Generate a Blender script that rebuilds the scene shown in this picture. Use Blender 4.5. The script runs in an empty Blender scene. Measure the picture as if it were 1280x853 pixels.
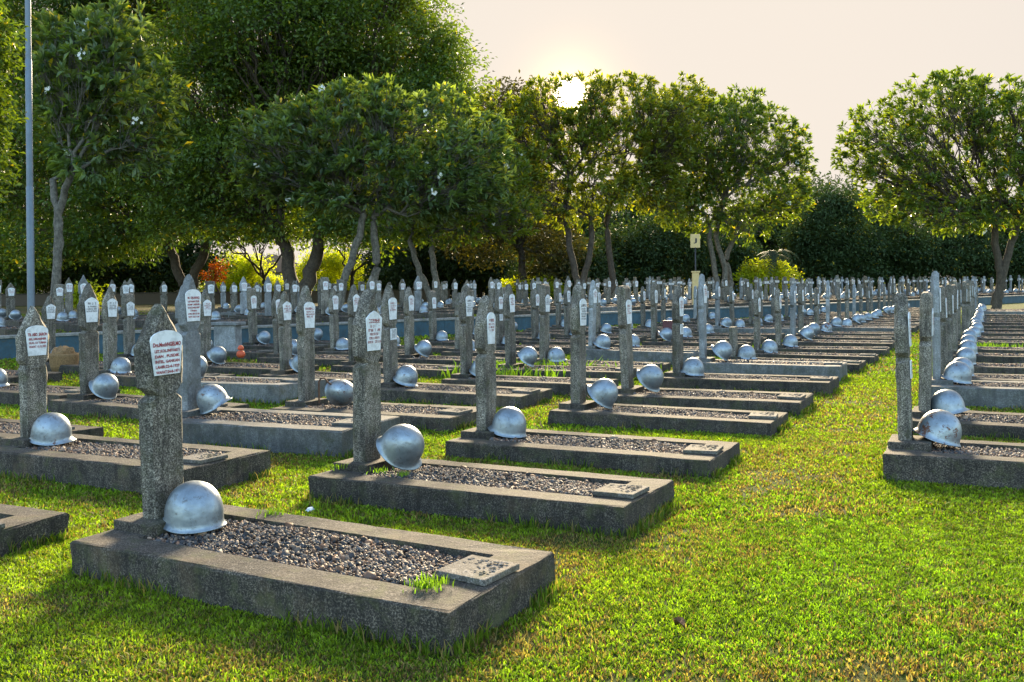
import bpy, bmesh, math, random
import numpy as np
from mathutils import Vector, Matrix
rng = np.random.default_rng(7); random.seed(7)
SC = bpy.context.scene; COL = SC.collection
R = math.radians
# ------------------------------------------------------------------ camera model
F, H, YH, ROLL, YAW = 1190., 1.25, 359., R(0.6), R(26.7)
PITCH = 0.
cam = bpy.data.cameras.new('camera'); co = bpy.data.objects.new('camera', cam); COL.objects.link(co)
cam.sensor_width = 36; cam.lens = F / 1280 * 36; cam.shift_y = -(426.5 - YH) / 1280; cam.clip_start = .05; cam.clip_end = 3000
co.matrix_world = Matrix.Translation((0, 0, H)) @ Matrix.Rotation(R(90) - PITCH, 4, 'X') @ Matrix.Rotation(-ROLL, 4, 'Z')
SC.camera = co
MW = co.matrix_world.inverted()
def ray(x, y):
    a = (x - 640) / F; b = -(y - YH) / F
    c, s = math.cos(ROLL), math.sin(ROLL)
    a, b = a * c + b * s, -a * s + b * c
    return a, math.cos(PITCH) + b * math.sin(PITCH), -math.sin(PITCH) + b * math.cos(PITCH)
def at(x, y, z=0):
    a, Y, Z = ray(x, y); t = (z - H) / Z; return a * t, Y * t
def atd(x, y, d):                      # world point seen at photo pixel (x, y) when it stands d metres away
    a, Y, Z = ray(x, y); t = d / Y; return Vector((a * t, d, H + Z * t))
def pix(p):
    q = MW @ Vector(p)
    if q.z > -.1: return (-9999, -9999)
    return 640 + F * q.x / -q.z, YH - F * q.y / -q.z
SU, CU = math.sin(YAW), math.cos(YAW)
def W(u, v): return u * SU + v * CU, u * CU - v * SU
# ------------------------------------------------------------------ helpers
def tag(o, label=None, cat=None, group=None, kind=None):
    if label: o['label'] = label
    if cat: o['category'] = cat
    if group: o['group'] = group
    if kind: o['kind'] = kind
    return o
def link(name, data, parent=None, mat=None):
    o = bpy.data.objects.new(name, data); COL.objects.link(o)
    if parent: o.parent = parent
    return o
def empty(name, loc, rz=0):
    o = link(name, None); o.location = loc; o.rotation_euler = (0, 0, rz); o.empty_display_size = .1; return o
def np_mesh(name, V, faces, mats, smooth=False, color=None, mi=None):
    """V (n,3); faces (m,k) int array"""
    me = bpy.data.meshes.new(name)
    V = np.asarray(V, np.float32); faces = np.asarray(faces, np.int32)
    m, k = faces.shape
    me.vertices.add(len(V)); me.vertices.foreach_set('co', V.ravel())
    me.loops.add(m * k); me.loops.foreach_set('vertex_index', faces.ravel())
    me.polygons.add(m); me.polygons.foreach_set('loop_start', np.arange(m, dtype=np.int32) * k)
    if smooth: me.polygons.foreach_set('use_smooth', np.ones(m, bool))
    if mi is not None: me.polygons.foreach_set('material_index', np.asarray(mi, np.int32))
    me.update(calc_edges=True)
    if color is not None:
        a = me.color_attributes.new('tint', 'FLOAT_COLOR', 'POINT')
        c = np.ones((len(V), 4), np.float32); c[:, :3] = color; a.data.foreach_set('color', c.ravel())
    for mt in (mats if isinstance(mats, (list, tuple)) else [mats]): me.materials.append(mt)
    return me
def bm_mesh(name, bm, mats, smooth=False):
    me = bpy.data.meshes.new(name); bm.normal_update()
    if smooth:
        for f in bm.faces: f.smooth = True
    bm.to_mesh(me); bm.free()
    for mt in (mats if isinstance(mats, (list, tuple)) else [mats]): me.materials.append(mt)
    return me
def box(bm, x0, x1, y0, y1, z0, z1, bev=0, mi=0):
    vs = [bm.verts.new(p) for p in [(x0,y0,z0),(x1,y0,z0),(x1,y1,z0),(x0,y1,z0),(x0,y0,z1),(x1,y0,z1),(x1,y1,z1),(x0,y1,z1)]]
    fs = [bm.faces.new([vs[i] for i in q]) for q in [(3,2,1,0),(4,5,6,7),(0,1,5,4),(1,2,6,5),(2,3,7,6),(3,0,4,7)]]
    for f in fs: f.material_index = mi
    if bev:
        es = list({e for f in fs for e in f.edges})
        bmesh.ops.bevel(bm, geom=es, offset=bev, segments=2, affect='EDGES', profile=.6)
    return vs
def tubes(chains, nside=6):
    """chains: list of (points (n,3), radii (n,)) -> V, F quads"""
    VV, FF, off = [], [], 0
    for P, r in chains:
        P = np.asarray(P, float); r = np.asarray(r, float); n = len(P)
        T = np.gradient(P, axis=0); T /= np.linalg.norm(T, axis=1)[:, None] + 1e-9
        ref = np.array([0., 0, 1]) if abs(T[0][2]) < .9 else np.array([1., 0, 0])
        A = np.cross(T, ref); A /= np.linalg.norm(A, axis=1)[:, None] + 1e-9
        B = np.cross(T, A)
        ang = np.linspace(0, 2 * np.pi, nside, endpoint=False)
        ring = P[:, None, :] + r[:, None, None] * (np.cos(ang)[None, :, None] * A[:, None, :] + np.sin(ang)[None, :, None] * B[:, None, :])
        VV.append(ring.reshape(-1, 3))
        i = np.arange(n - 1)[:, None] * nside + np.arange(nside)[None, :]
        j = np.arange(n - 1)[:, None] * nside + (np.arange(nside)[None, :] + 1) % nside
        FF.append(np.stack([i, j, j + nside, i + nside], -1).reshape(-1, 4) + off); off += n * nside
    return np.concatenate(VV), np.concatenate(FF)
# ------------------------------------------------------------------ materials
class NT:
    def __init__(s, name):
        s.m = bpy.data.materials.new(name); s.m.use_nodes = True; s.t = s.m.node_tree; s.n = s.t.nodes
        s.b = s.n['Principled BSDF']; s.out = s.n['Material Output']
    def new(s, t, **k):
        n = s.n.new(t)
        for a, v in k.items():
            if a.startswith('_'): n.inputs[a[1:].replace('_', ' ')].default_value = v
            else: setattr(n, a, v)
        return n
    def l(s, a, b): s.t.links.new(a, b)
    def obj(s):
        c = s.new('ShaderNodeTexCoord'); return c.outputs['Object']
    def pos(s):
        return s.new('ShaderNodeNewGeometry').outputs['Position']
    def noise(s, vec, scale, detail=4, rough=.6, dist=0):
        n = s.new('ShaderNodeTexNoise'); n.inputs['Scale'].default_value = scale; n.inputs['Detail'].default_value = detail
        n.inputs['Roughness'].default_value = rough; n.inputs['Distortion'].default_value = dist; s.l(vec, n.inputs['Vector']); return n.outputs['Fac']
    def ramp(s, fac, stops, interp='LINEAR'):
        r = s.new('ShaderNodeValToRGB'); s.l(fac, r.inputs['Fac']); e = r.color_ramp.elements; r.color_ramp.interpolation = interp
        while len(e) < len(stops): e.new(.5)
        for el, (p, c) in zip(e, stops):
            el.position = p; el.color = (c, c, c, 1) if isinstance(c, (int, float)) else (*c, 1)
        return r.outputs['Color']
    def mix(s, f, a, b, mode='MIX'):
        m = s.new('ShaderNodeMix', data_type='RGBA', blend_type=mode)
        for i, v in ((0, f), (6, a), (7, b)):
            if isinstance(v, (int, float)): m.inputs[i].default_value = v if i == 0 else (v, v, v, 1)
            elif isinstance(v, tuple): m.inputs[i].default_value = (*v, 1)
            else: s.l(v, m.inputs[i])
        return m.outputs[2]
    def bump(s, h, strength=.5, dist=.01, prev=None):
        b = s.new('ShaderNodeBump'); b.inputs['Strength'].default_value = strength; b.inputs['Distance'].default_value = dist; s.l(h, b.inputs['Height'])
        if prev: s.l(prev, b.inputs['Normal'])
        return b.outputs['Normal']
    def orand(s): return s.new('ShaderNodeObjectInfo').outputs['Random']
def concrete(name, dark, mid, lite, moss=.5, rough=.9, speck=1.):
    t = NT(name); P = t.pos()
    sp = t.noise(P, 130, 2, .85); big = t.noise(P, 5, 6, .65); fine = t.noise(P, 45, 5, .7)
    c = t.ramp(sp, [(.34, dark), (.5, mid), (.66, lite)])
    c = t.mix(.75, c, t.ramp(fine, [(.3, .45), (.7, 1.35)]), 'MULTIPLY')
    st = t.ramp(big, [(.36, .42), (.6, 1.08)]); c = t.mix(.8, c, st, 'MULTIPLY')
    # moss and black algae patches that grow on the damp lower courses
    sx = t.new('ShaderNodeSeparateXYZ'); t.l(P, sx.inputs[0])
    mp = t.new('ShaderNodeMapping'); t.l(P, mp.inputs[0]); mp.inputs['Scale'].default_value = (22, 22, 2.2)
    c = t.mix(t.ramp(t.noise(mp.outputs[0], 1., 5, .7), [(.46, 0.), (.66, .72)]), c, tuple(x * .9 for x in dark))
    mo = t.ramp(t.noise(P, 9, 6, .7), [(.5, 0.), (.68, moss)])
    c = t.mix(mo, c, (.055, .062, .022))
    oc = t.ramp(t.noise(P, 3.2, 4, .6), [(.55, 0.), (.75, .45 * moss)]); c = t.mix(oc, c, (.17, .115, .06))
    hv = t.new('ShaderNodeHueSaturation'); t.l(c, hv.inputs['Color'])
    mr = t.new('ShaderNodeMapRange'); t.l(t.orand(), mr.inputs[0]); mr.inputs[3].default_value = .78; mr.inputs[4].default_value = 1.22
    t.l(mr.outputs[0], hv.inputs['Value']); t.l(hv.outputs[0], t.b.inputs['Base Color'])
    t.b.inputs['Roughness'].default_value = rough
    n = t.bump(sp, .55 * speck, .004); n = t.bump(fine, .5, .008, n); n = t.bump(big, .3, .02, n); t.l(n, t.b.inputs['Normal'])
    return t.m
M = {}
M['stone'] = concrete('washed_concrete', (.009, .008, .007), (.04, .035, .028), (.19, .165, .135), .7)
M['post'] = concrete('headstone_concrete', (.02, .018, .015), (.16, .146, .118), (.52, .48, .4), .6)
M['pale'] = concrete('pale_painted_concrete', (.16, .175, .18), (.27, .29, .3), (.38, .41, .42), .35, .8, .4)
M['palestone'] = concrete('grey_rendered_concrete', (.07, .075, .075), (.14, .15, .148), (.22, .23, .225), .45, .85, .5)
M['coping'] = concrete('coping_concrete', (.16, .16, .15), (.26, .26, .24), (.36, .35, .32), .5)
M['tab'] = concrete('weathered_tablet', (.05, .047, .04), (.12, .112, .1), (.26, .245, .225), .5)
def blue_paint():
    t = NT('faded_blue_paint'); P = t.pos()
    c = t.ramp(t.noise(P, 3, 6, .7), [(.3, (.02, .045, .06)), (.6, (.035, .09, .125)), (.8, (.08, .12, .13))])
    c = t.mix(t.ramp(t.noise(P, 14, 5, .8), [(.52, 0.), (.62, .8)]), c, (.05, .06, .05)); t.l(c, t.b.inputs['Base Color'])
    t.b.inputs['Roughness'].default_value = .75; t.l(t.bump(t.noise(P, 30), .4), t.b.inputs['Normal']); return t.m
M['blue'] = blue_paint()
def plate_mat():
    t = NT('white_nameplate'); P = t.pos()
    c = t.ramp(t.noise(P, 18, 5, .7), [(.3, (.42, .45, .46)), (.55, (.68, .72, .74))]); t.l(c, t.b.inputs['Base Color'])
    t.b.inputs['Roughness'].default_value = .45; return t.m
M['plate'] = plate_mat()
def plain(name, c, rough=.7, metal=0, var=.25, scale=20, bump=.2):
    t = NT(name); P = t.obj(); n = t.noise(P, scale, 5, .7)
    lo = tuple(x * (1 - var) for x in c); hi = tuple(min(1, x * (1 + var)) for x in c)
    t.l(t.ramp(n, [(.3, lo), (.7, hi)]), t.b.inputs['Base Color']); t.b.inputs['Roughness'].default_value = rough; t.b.inputs['Metallic'].default_value = metal
    t.l(t.bump(n, bump, .005), t.b.inputs['Normal']); return t.m
M['ink'] = plain('dark_red_lettering', (.27, .01, .018), .6)
M['inkdark'] = plain('black_lettering', (.03, .02, .03), .6)
def helmet_mat(name='silver_painted_steel', rust=0.):
    t = NT(name); O = t.obj()
    mp = t.new('ShaderNodeVectorMath', operation='ADD'); t.l(O, mp.inputs[0])
    cb = t.new('ShaderNodeCombineXYZ'); mu = t.new('ShaderNodeMath', operation='MULTIPLY'); t.l(t.orand(), mu.inputs[0]); mu.inputs[1].default_value = 37
    t.l(mu.outputs[0], cb.inputs[0]); t.l(mu.outputs[0], cb.inputs[2]); t.l(cb.outputs[0], mp.inputs[1]); V = mp.outputs[0]
    w = t.noise(V, 9, 5, .65)
    c = t.ramp(w, [(.3, (.16, .195, .225)), (.5, (.24, .29, .33)), (.72, (.33, .39, .435))])
    # scuffs, rust
    sc = t.ramp(t.noise(V, 28, 6, .8, .6), [(.55, 0.), (.66, .75)]); c = t.mix(sc, c, (.1, .095, .085))
    thr = t.new('ShaderNodeMapRange'); t.l(t.orand(), thr.inputs[0]); thr.inputs[3].default_value = .0 + rust; thr.inputs[4].default_value = .11 + rust
    ad = t.new('ShaderNodeMath', operation='ADD'); t.l(t.noise(V, 13, 7, .75), ad.inputs[0]); t.l(thr.outputs[0], ad.inputs[1])
    ru = t.ramp(ad.outputs[0], [(.70, 0.), (.735, 1.)]); c = t.mix(ru, c, (.085, .03, .013)); t.l(c, t.b.inputs['Base Color'])
    t.l(t.ramp(ru, [(0, .7), (1, 0.)]), t.b.inputs['Metallic'])
    t.l(t.ramp(w, [(.3, .5), (.7, .38)]), t.b.inputs['Roughness'])
    n = t.bump(t.noise(V, 6, 3), .55, .02); n = t.bump(sc, .25, .001, n); t.l(n, t.b.inputs['Normal']); return t.m
M['helmet'] = helmet_mat(); M['inner'] = plain('dark_helmet_inside', (.05, .05, .048), .8)
def attr_mat(name, rough=.85, transl=0., tcol=(1, 1, 1), gain=1., spec=.3):
    t = NT(name); a = t.new('ShaderNodeVertexColor', layer_name='tint')
    if transl:
        t.l(a.outputs[0], t.b.inputs['Base Color']); t.b.inputs['Roughness'].default_value = rough; t.b.inputs['Specular IOR Level'].default_value = spec
        tr = t.new('ShaderNodeBsdfTranslucent'); t.l(t.mix(1., a.outputs[0], tuple(gain * x for x in tcol), 'MULTIPLY'), tr.inputs[0])
        mx = t.new('ShaderNodeMixShader'); mx.inputs[0].default_value = transl; t.l(t.b.outputs[0], mx.inputs[1]); t.l(tr.outputs[0], mx.inputs[2]); t.l(mx.outputs[0], t.out.inputs[0])
    else:
        t.l(a.outputs[0], t.b.inputs['Base Color']); t.b.inputs['Roughness'].default_value = rough
    return t.m
M['pebble'] = attr_mat('gravel_stones', .7)
M['blade'] = attr_mat('grass_blades', .6, .45, (1.35, 1.45, .4), 1.35, .2)
M['leaf'] = attr_mat('tree_leaves', .45, .4, (1.7, 1.6, .25), 1.35, .4)
M['limeleaf'] = attr_mat('yellow_green_leaves', .45, .55, (1.9, 1.75, .22), 1.7, .4)
M['leafdark'] = attr_mat('shade_toned_leaves', .6, .22, (1.3, 1.3, .4), 1.1, .2)  # duller copy of the leaf material, with shade put into its colour
M['leafbig'] = attr_mat('broad_leathery_leaves', .38, .42, (1.8, 1.6, .25), 1.6, .5)
def bark(name, lo, hi, sc=6):
    t = NT(name); P = t.pos(); n = t.noise(P, sc, 7, .75, .5)
    mp = t.new('ShaderNodeMapping'); t.l(P, mp.inputs[0]); mp.inputs['Scale'].default_value = (14, 14, 3); n2 = t.noise(mp.outputs[0], 1.5, 6, .7)
    c = t.ramp(n, [(.35, lo), (.65, hi)]); c = t.mix(.6, c, t.ramp(n2, [(.35, .4), (.65, 1.3)]), 'MULTIPLY')
    t.l(c, t.b.inputs['Base Color']); t.b.inputs['Roughness'].default_value = .9; t.l(t.bump(n2, .8, .03), t.b.inputs['Normal']); return t.m
M['bark_pale'] = bark('pale_lichen_bark', (.05, .046, .036), (.2, .185, .15), 9)
M['bark_dark'] = bark('dark_bark', (.03, .024, .017), (.1, .078, .055))
def ground_mat(name, g1, g2, br, brown):
    t = NT(name); P = t.pos()
    n1 = t.noise(P, .9, 5, .6); n2 = t.noise(P, 60, 4, .8); n3 = t.noise(P, 7, 5, .7)
    g = t.ramp(n2, [(.3, tuple(x * .35 for x in g1)), (.5, g1), (.68, g2)])
    d = t.ramp(n2, [(.3, tuple(x * .45 for x in br)), (.65, br)])
    ad = t.new('ShaderNodeMath', operation='ADD'); t.l(n1, ad.inputs[0]); t.l(n3, ad.inputs[1])
    f = t.ramp(ad.outputs[0], [(0, 0), (1, 1)]); mr = t.new('ShaderNodeMapRange'); t.l(ad.outputs[0], mr.inputs[0]); mr.inputs[1].default_value = 1.0 - brown; mr.inputs[2].default_value = 1.25 - brown
    c = t.mix(mr.outputs[0], g, d); t.l(c, t.b.inputs['Base Color']); t.b.inputs['Roughness'].default_value = .95; t.b.inputs['Specular IOR Level'].default_value = .1
    t.l(t.bump(n2, .8, .02), t.b.inputs['Normal']); return t.m
M['ground'] = ground_mat('lawn_soil', (.04, .065, .01), (.1, .15, .02), (.09, .06, .035), -.02)
M['terrace'] = ground_mat('terrace_soil', (.07, .09, .02), (.12, .15, .03), (.1, .068, .04), .15)
M['soil'] = plain('grave_soil', (.075, .06, .045), .95, 0, .5, 40, .6)
M['polepaint'] = plain('grey_blue_metal_paint', (.12, .16, .2), .45, .2, .15, 8)
M['rusty'] = plain('rusty_iron', (.09, .045, .025), .8, .2, .5, 40)
M['yellowish'] = plain('cream_yellow_paint', (.55, .4, .17), .6, 0, .15, 8)
M['black'] = plain('black_paint', (.02, .02, .02), .5)
M['white'] = plain('white_marble', (.7, .72, .72), .4, 0, .12, 10)
M['orange'] = plain('orange_red_clay', (.55, .09, .03), .6)
M['wicker'] = plain('brown_wicker', (.2, .12, .05), .85, 0, .6, 60, .8)
M['maroon'] = plain('maroon_plastic', (.09, .025, .03), .5)
M['cyan'] = plain('bright_blue_paint', (.02, .22, .36), .5)
M['petal'] = plain('white_petals', (.8, .82, .78), .6, 0, .05)
M['paper'] = plain('crumpled_white_paper', (.75, .8, .85), .7, 0, .1)
M['deadleaf'] = plain('dry_brown_leaf', (.13, .07, .035), .8, 0, .4, 60)
M['roof'] = plain('dull_roof_tiles', (.32, .2, .14), .85, 0, .3, 3)
M['housewall'] = plain('pale_plaster', (.5, .5, .46), .85, 0, .12, 2)
M['glass'] = plain('dark_window_glass', (.03, .04, .05), .12, 0, .2, 2, .0)
M['bluewall'] = plain('pale_blue_cladding', (.36, .48, .56), .6, 0, .15, 1)
# ------------------------------------------------------------------ helmet mesh
def helmet_mesh():
    ns, prof = 48, []
    # (radial factor, height, flare) from crown to rim
    for k in range(0, 15):
        a = k / 14 * math.pi / 2
        prof.append((math.sin(a) ** .93, .038 + .148 * max(0, math.cos(a)) ** .92, 0))
    prof += [(1.004, .027, .0), (1.012, .018, .12), (1.032, .010, .45), (1.062, .004, .85), (1.083, .0015, 1.), (1.09, -.001, 1.03), (1.083, -.003, 1.), (1.05, .0, .75), (1.0, .012, .1), (.975, .034, 0)]
    n_out = len(prof) - 4
    for k in range(13, 0, -1):
        a = k / 14 * math.pi / 2; prof.append((.97 * math.sin(a) ** .93, .034 + .147 * math.cos(a) ** .92, 0))
    V = []; 
    for (r, z, fl) in prof:
        for i in range(ns):
            t = 2 * math.pi * i / ns; c, s = math.cos(t), math.sin(t)
            vis = max(0, c) ** 3 * .16 * fl; rear = max(0, -c) ** 2 * .03 * fl
            rr = r + vis + rear
            zz = z + (.010 * max(0, c) ** 2 - .012 * s * s) * min(1, max(0, (.10 - z) / .09)) * (r > .7)
            V.append((.128 * rr * c, .112 * rr * s * (1 + .03 * c), zz + .012))
    Fc = []; mi = []
    for j in range(len(prof) - 1):
        for i in range(ns):
            i2 = (i + 1) % ns; Fc.append((j * ns + i, (j + 1) * ns + i, (j + 1) * ns + i2, j * ns + i2)); mi.append(1 if j > n_out - 1 else 0)
    me = np_mesh('helmet_shell', V, Fc, [M['helmet'], M['inner']], True, mi=mi)
    bm = bmesh.new(); bm.from_mesh(me); bmesh.ops.remove_doubles(bm, verts=bm.verts, dist=.0004)
    bm.to_mesh(me); bm.free(); return me
HELM = helmet_mesh(); HELM_RUST = HELM.copy(); M['helmet_rust'] = helmet_mat('rusting_silver_steel', .13); HELM_RUST.materials[0] = M['helmet_rust']
def strap_mesh():
    V, Fq = tubes([(np.array([[.0, .105, .02], [.02, .1, -.01], [.05, .08, -.035], [.09, .05, -.045]]), np.array([.005, .004, .004, .004]))], 6)
    return np_mesh('chin_strap', V, Fq, M['rusty'], True)
STRAP = strap_mesh()
# ------------------------------------------------------------------ headstones
def outline(kind, w, hs):
    """half outline (x=half width along the face, z) from the base up; hs = shaft height to the notch"""
    if kind == 'pointed':
        return [(w*.80, 0), (w*.84, hs*.4), (w*.90, hs-.022), (w*.5, hs+.008), (w*.92, hs+.05), (w*1., hs+.20), (w*1.0, hs+.235), (w*.80, hs+.285), (w*.58, hs+.335), (w*.40, hs+.375), (w*.30, hs+.40), (w*.17, hs+.43), (w*.0, hs+.447)]
    if kind == 'sharp':
        return [(w*.78, 0), (w*.8, hs*.5), (w*.84, hs-.02), (w*.68, hs+.012), (w*.95, hs+.06), (w*1., hs+.23), (w*.78, hs+.3), (w*.5, hs+.36), (w*.25, hs+.42), (0, hs+.47)]
    if kind == 'flat':
        return [(w*.85, 0), (w*.9, hs*.5), (w*.9, hs-.03), (w*.62, hs+.008), (w*.96, hs+.05), (w*1., hs+.3), (w*.99, hs+.38), (w*.9, hs+.42), (0, hs+.43)]
    return [(w*.85, 0), (w*.9, hs*.5), (w*.9, hs*.75), (w*.86, hs*.8), (0, hs*.8)]     # stump
def post_mesh(kind, w=.125, dep=.085, hs=.54, mat='post', seed=0):
    rr = random.Random(seed); o = outline(kind, w, hs); pts = o + [(-x, z) for x, z in reversed(o[:-1])]
    pts = [(x + rr.uniform(-.003, .003), z + (rr.uniform(-.004, .004) if z > 0 else 0)) for x, z in pts]
    bm = bmesh.new(); d = dep / 2; rings = []
    cx = 0; 
    for (xx, sc) in ((-d, .78), (-d + .026, 1.), (d - .026, 1.), (d, .78)):
        ring = []
        for x, z in pts:
            notch = 0
            s = sc
            zz = z if z < .02 or z < hs + .2 else (z - (1 - sc) * .12)
            ring.append(bm.verts.new((xx, x * s, zz)))
        rings.append(ring)
    n = len(pts)
    for a, b in zip(rings, rings[1:]):
        for i in range(n):
            j = (i + 1) % n; bm.faces.new((a[i], b[i], b[j], a[j]))
    bm.faces.new(rings[0]); bm.faces.new(list(reversed(rings[-1])))
    bmesh.ops.recalc_face_normals(bm, faces=bm.faces)
    bmesh.ops.triangulate(bm, faces=[f for f in bm.faces if len(f.verts) > 4])
    for _ in range(2): bmesh.ops.subdivide_edges(bm, edges=[e for e in bm.edges if e.calc_length() > .06], cuts=1)
    for v in bm.verts:
        if v.co.z > .01: v.co += Vector((rr.gauss(0, .0015), rr.gauss(0, .0018), rr.gauss(0, .0012)))
    return bm_mesh('headstone', bm, M[mat])
def cross_mesh(mat='post', seed=0):
    bm = bmesh.new(); box(bm, -.04, .04, -.085, .085, 0, 1.08, .008)
    box(bm, -.036, .036, -.24, -.087, .74, .90, .008); box(bm, -.036, .036, .087, .24, .74, .90, .008)
    return bm_mesh('cross_headstone', bm, M[mat])
def text_tris(lines, w, line_h):
    """list of vertex triples for lettering, lying in the (y, z) plane, centred, starting at z=0 downwards"""
    out_v, out_f = [], []
    z = 0
    for k, ln in enumerate(lines):
        cu = bpy.data.curves.new('t', 'FONT'); cu.body = ln; cu.align_x = 'CENTER'; cu.size = 1; cu.offset = .035; cu.resolution_u = 2
        ob = bpy.data.objects.new('t', cu); me = ob.to_mesh()
        vs = np.array([v.co[:2] for v in me.vertices]) if len(me.vertices) else np.zeros((0, 2))
        if len(vs):
            me.calc_loop_triangles(); tr = [tuple(t.vertices) for t in me.loop_triangles]
            hh = line_h * (1.2 if k == 0 else .86); wid = vs[:, 0].max() - vs[:, 0].min(); ww = w * (1 if k == 0 else .92) * (1 - .05 * k / 3) * min(1, (len(ln) + 4) / 15)
            b = len(out_v); xm = (vs[:, 0].max() + vs[:, 0].min()) / 2
            for x, y in vs: out_v.append(((x - xm) / wid * ww, z + y / .72 * hh * .72 - hh))
            out_f += [tuple(i + b for i in t) for t in tr]
            z -= hh * 1.32
        ob.to_mesh_clear(); bpy.data.objects.remove(ob); bpy.data.curves.remove(cu)
    return out_v, out_f
def glyph_tris(nl, w, line_h, seed):
    """worn lettering too small to read: short painted strokes in rows"""
    rr = random.Random(seed); V, Fc = [], []
    z = 0
    def q(x0, x1, z0, z1):
        b = len(V); V.extend([(x0, z0), (x1, z0), (x1, z1), (x0, z1)]); Fc.extend([(b, b+1, b+2), (b, b+2, b+3)])
    for k in range(nl):
        hh = line_h * (1.2 if k == 0 else .8); ww = w * rr.uniform(.65, .98); n = int(ww / (hh * .62)); cw = ww / n
        for i in range(n):
            if rr.random() < .12: continue
            x = -ww / 2 + i * cw; g = cw * .8; s = cw * .2; zt, zb = z, z - hh * .8
            if rr.random() < .85: q(x, x + s, zb, zt)
            if rr.random() < .6: q(x + g - s, x + g, zb, zt)
            for zz in (zt - s, (zt + zb) / 2, zb):
                if rr.random() < .55: q(x, x + g, zz, zz + s)
        z -= hh * 1.25
    return V, Fc
def plate_mesh(w=.17, h=.235, lines=None, arch='round', seed=0, ink='ink', lh=None):
    """nameplate in the (y,z) plane facing +x, top at z=0"""
    wb = w * .78; pts = [(-wb/2, -h), (wb/2, -h)]
    if arch == 'round': pts += [(w/2 * math.cos(a) , -.045 + .045 * math.sin(a)) for a in np.linspace(0, math.pi, 9)]
    elif arch == 'point': pts += [(w/2, -.045), (w*.25, -.015), (0, 0), (-w*.25, -.015), (-w/2, -.045)]
    else: pts = [(-w/2, -h), (w/2, -h), (w/2, 0), (-w/2, 0)]
    bm = bmesh.new(); n = len(pts)
    A = [bm.verts.new((0, y, z)) for y, z in pts]; B = [bm.verts.new((.007, y * .985, z * .99 - .001)) for y, z in pts]
    bm.faces.new(B); 
    for i in range(n): bm.faces.new((A[i], A[(i+1) % n], B[(i+1) % n], B[i]))
    lh = lh or .024
    V, T = text_tris(lines, w * .86, lh) if lines else glyph_tris(random.Random(seed).choice([4, 5, 6]), w * .84, lh * .9, seed)
    z0 = -.05 if arch != 'flat' else -.01
    vs = [bm.verts.new((.0085, y, z + z0)) for y, z in V]
    for t in T:
        try: f = bm.faces.new([vs[i] for i in t]); f.material_index = 1
        except ValueError: pass
    return bm_mesh('nameplate', bm, [M['plate'], M[ink]])
POSTS = {k: [post_mesh(k, hs=.54 + .02 * i, dep=.082 + .004 * i, seed=i + 10 * j) for i in range(3)] for j, k in enumerate(['pointed', 'sharp', 'flat'])}
POSTS_PALE = [post_mesh('sharp', .115, .075, .6, 'pale', 50), post_mesh('pointed', .12, .08, .6, 'pale', 51)]
STUMP = post_mesh('stump', .125, .085, .54, 'post', 60)
CROSS = [cross_mesh('post'), cross_mesh('pale')]
PLATES = [plate_mesh(seed=i, arch=['round', 'point', 'round'][i % 3], ink=['ink', 'inkdark', 'ink', 'ink'][i % 4]) for i in range(7)]
PLATE_SMALL = plate_mesh(.12, .12, arch='flat', seed=33, lh=.016, ink='inkdark')
PLATE_ARM = plate_mesh(.34, .11, arch='flat', seed=34, lh=.02, ink='inkdark')
# ------------------------------------------------------------------ plinths, gravel, tablets
L_, WD = 1.99, .79            # local x: head -> foot, y: across; origin = centre of the slab
def plinth_mesh(seed, mat, h=.17):
    rr = random.Random(seed); bm = bmesh.new(); x0, x1, y0, y1 = -L_/2, L_/2, -WD/2, WD/2
    bx0, bx1, by0, by1 = x0 + .24, x1 - .2, y0 + .165, y1 - .15
    xs = np.linspace(0, 1, 15)
    def side(z, ins=0): return [(x0+ins, y0+ins, z), (x1-ins, y0+ins, z), (x1-ins, y1-ins, z), (x0+ins, y1-ins, z)]
    def loop(c):
        out = []
        for i in range(4):
            a, b = Vector(c[i]), Vector(c[(i+1) % 4])
            n = 14 if i % 2 == 0 else 6
            for k in range(n): out.append(bm.verts.new(a.lerp(b, k / n)))
        return out
    l0 = loop(side(-.06)); l1 = loop(side(h * .5)); l2 = loop(side(h - .012)); l3 = loop(side(h - .003, .004)); l4 = loop(side(h, .013))
    inn = lambda z, s=0: [(bx0+s, by0+s, z), (bx1-s, by0+s, z), (bx1-s, by1-s, z), (bx0+s, by1-s, z)]
    l5 = loop(inn(h)); l6 = loop(inn(h - .07, .003))
    for a, b in ((l0, l1), (l1, l2), (l2, l3), (l3, l4), (l4, l5), (l5, l6)):
        n = len(a)
        for i in range(n): bm.faces.new((a[i], a[(i+1) % n], b[(i+1) % n], b[i]))
    for v in l1 + l2 + l3 + l4: v.co += Vector((rr.gauss(0, .003), rr.gauss(0, .003), rr.gauss(0, .0011)))
    for v in l2 + l3 + l4:
        if rr.random() < .04: v.co += Vector((0, 0, -rr.uniform(.004, .009)))
    # block that carries the headstone
    box(bm, x0 + .012, x0 + .27, -.185, .165, h - .02, h + .045, .007)
    return bm_mesh('plinth', bm, M[mat])
def ico_pts():
    bm = bmesh.new(); bmesh.ops.create_icosphere(bm, subdivisions=1, radius=1)
    V = np.array([v.co for v in bm.verts]); Fc = np.array([[v.index for v in f.verts] for f in bm.faces]); bm.free(); return V, Fc
ICO = ico_pts()
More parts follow.
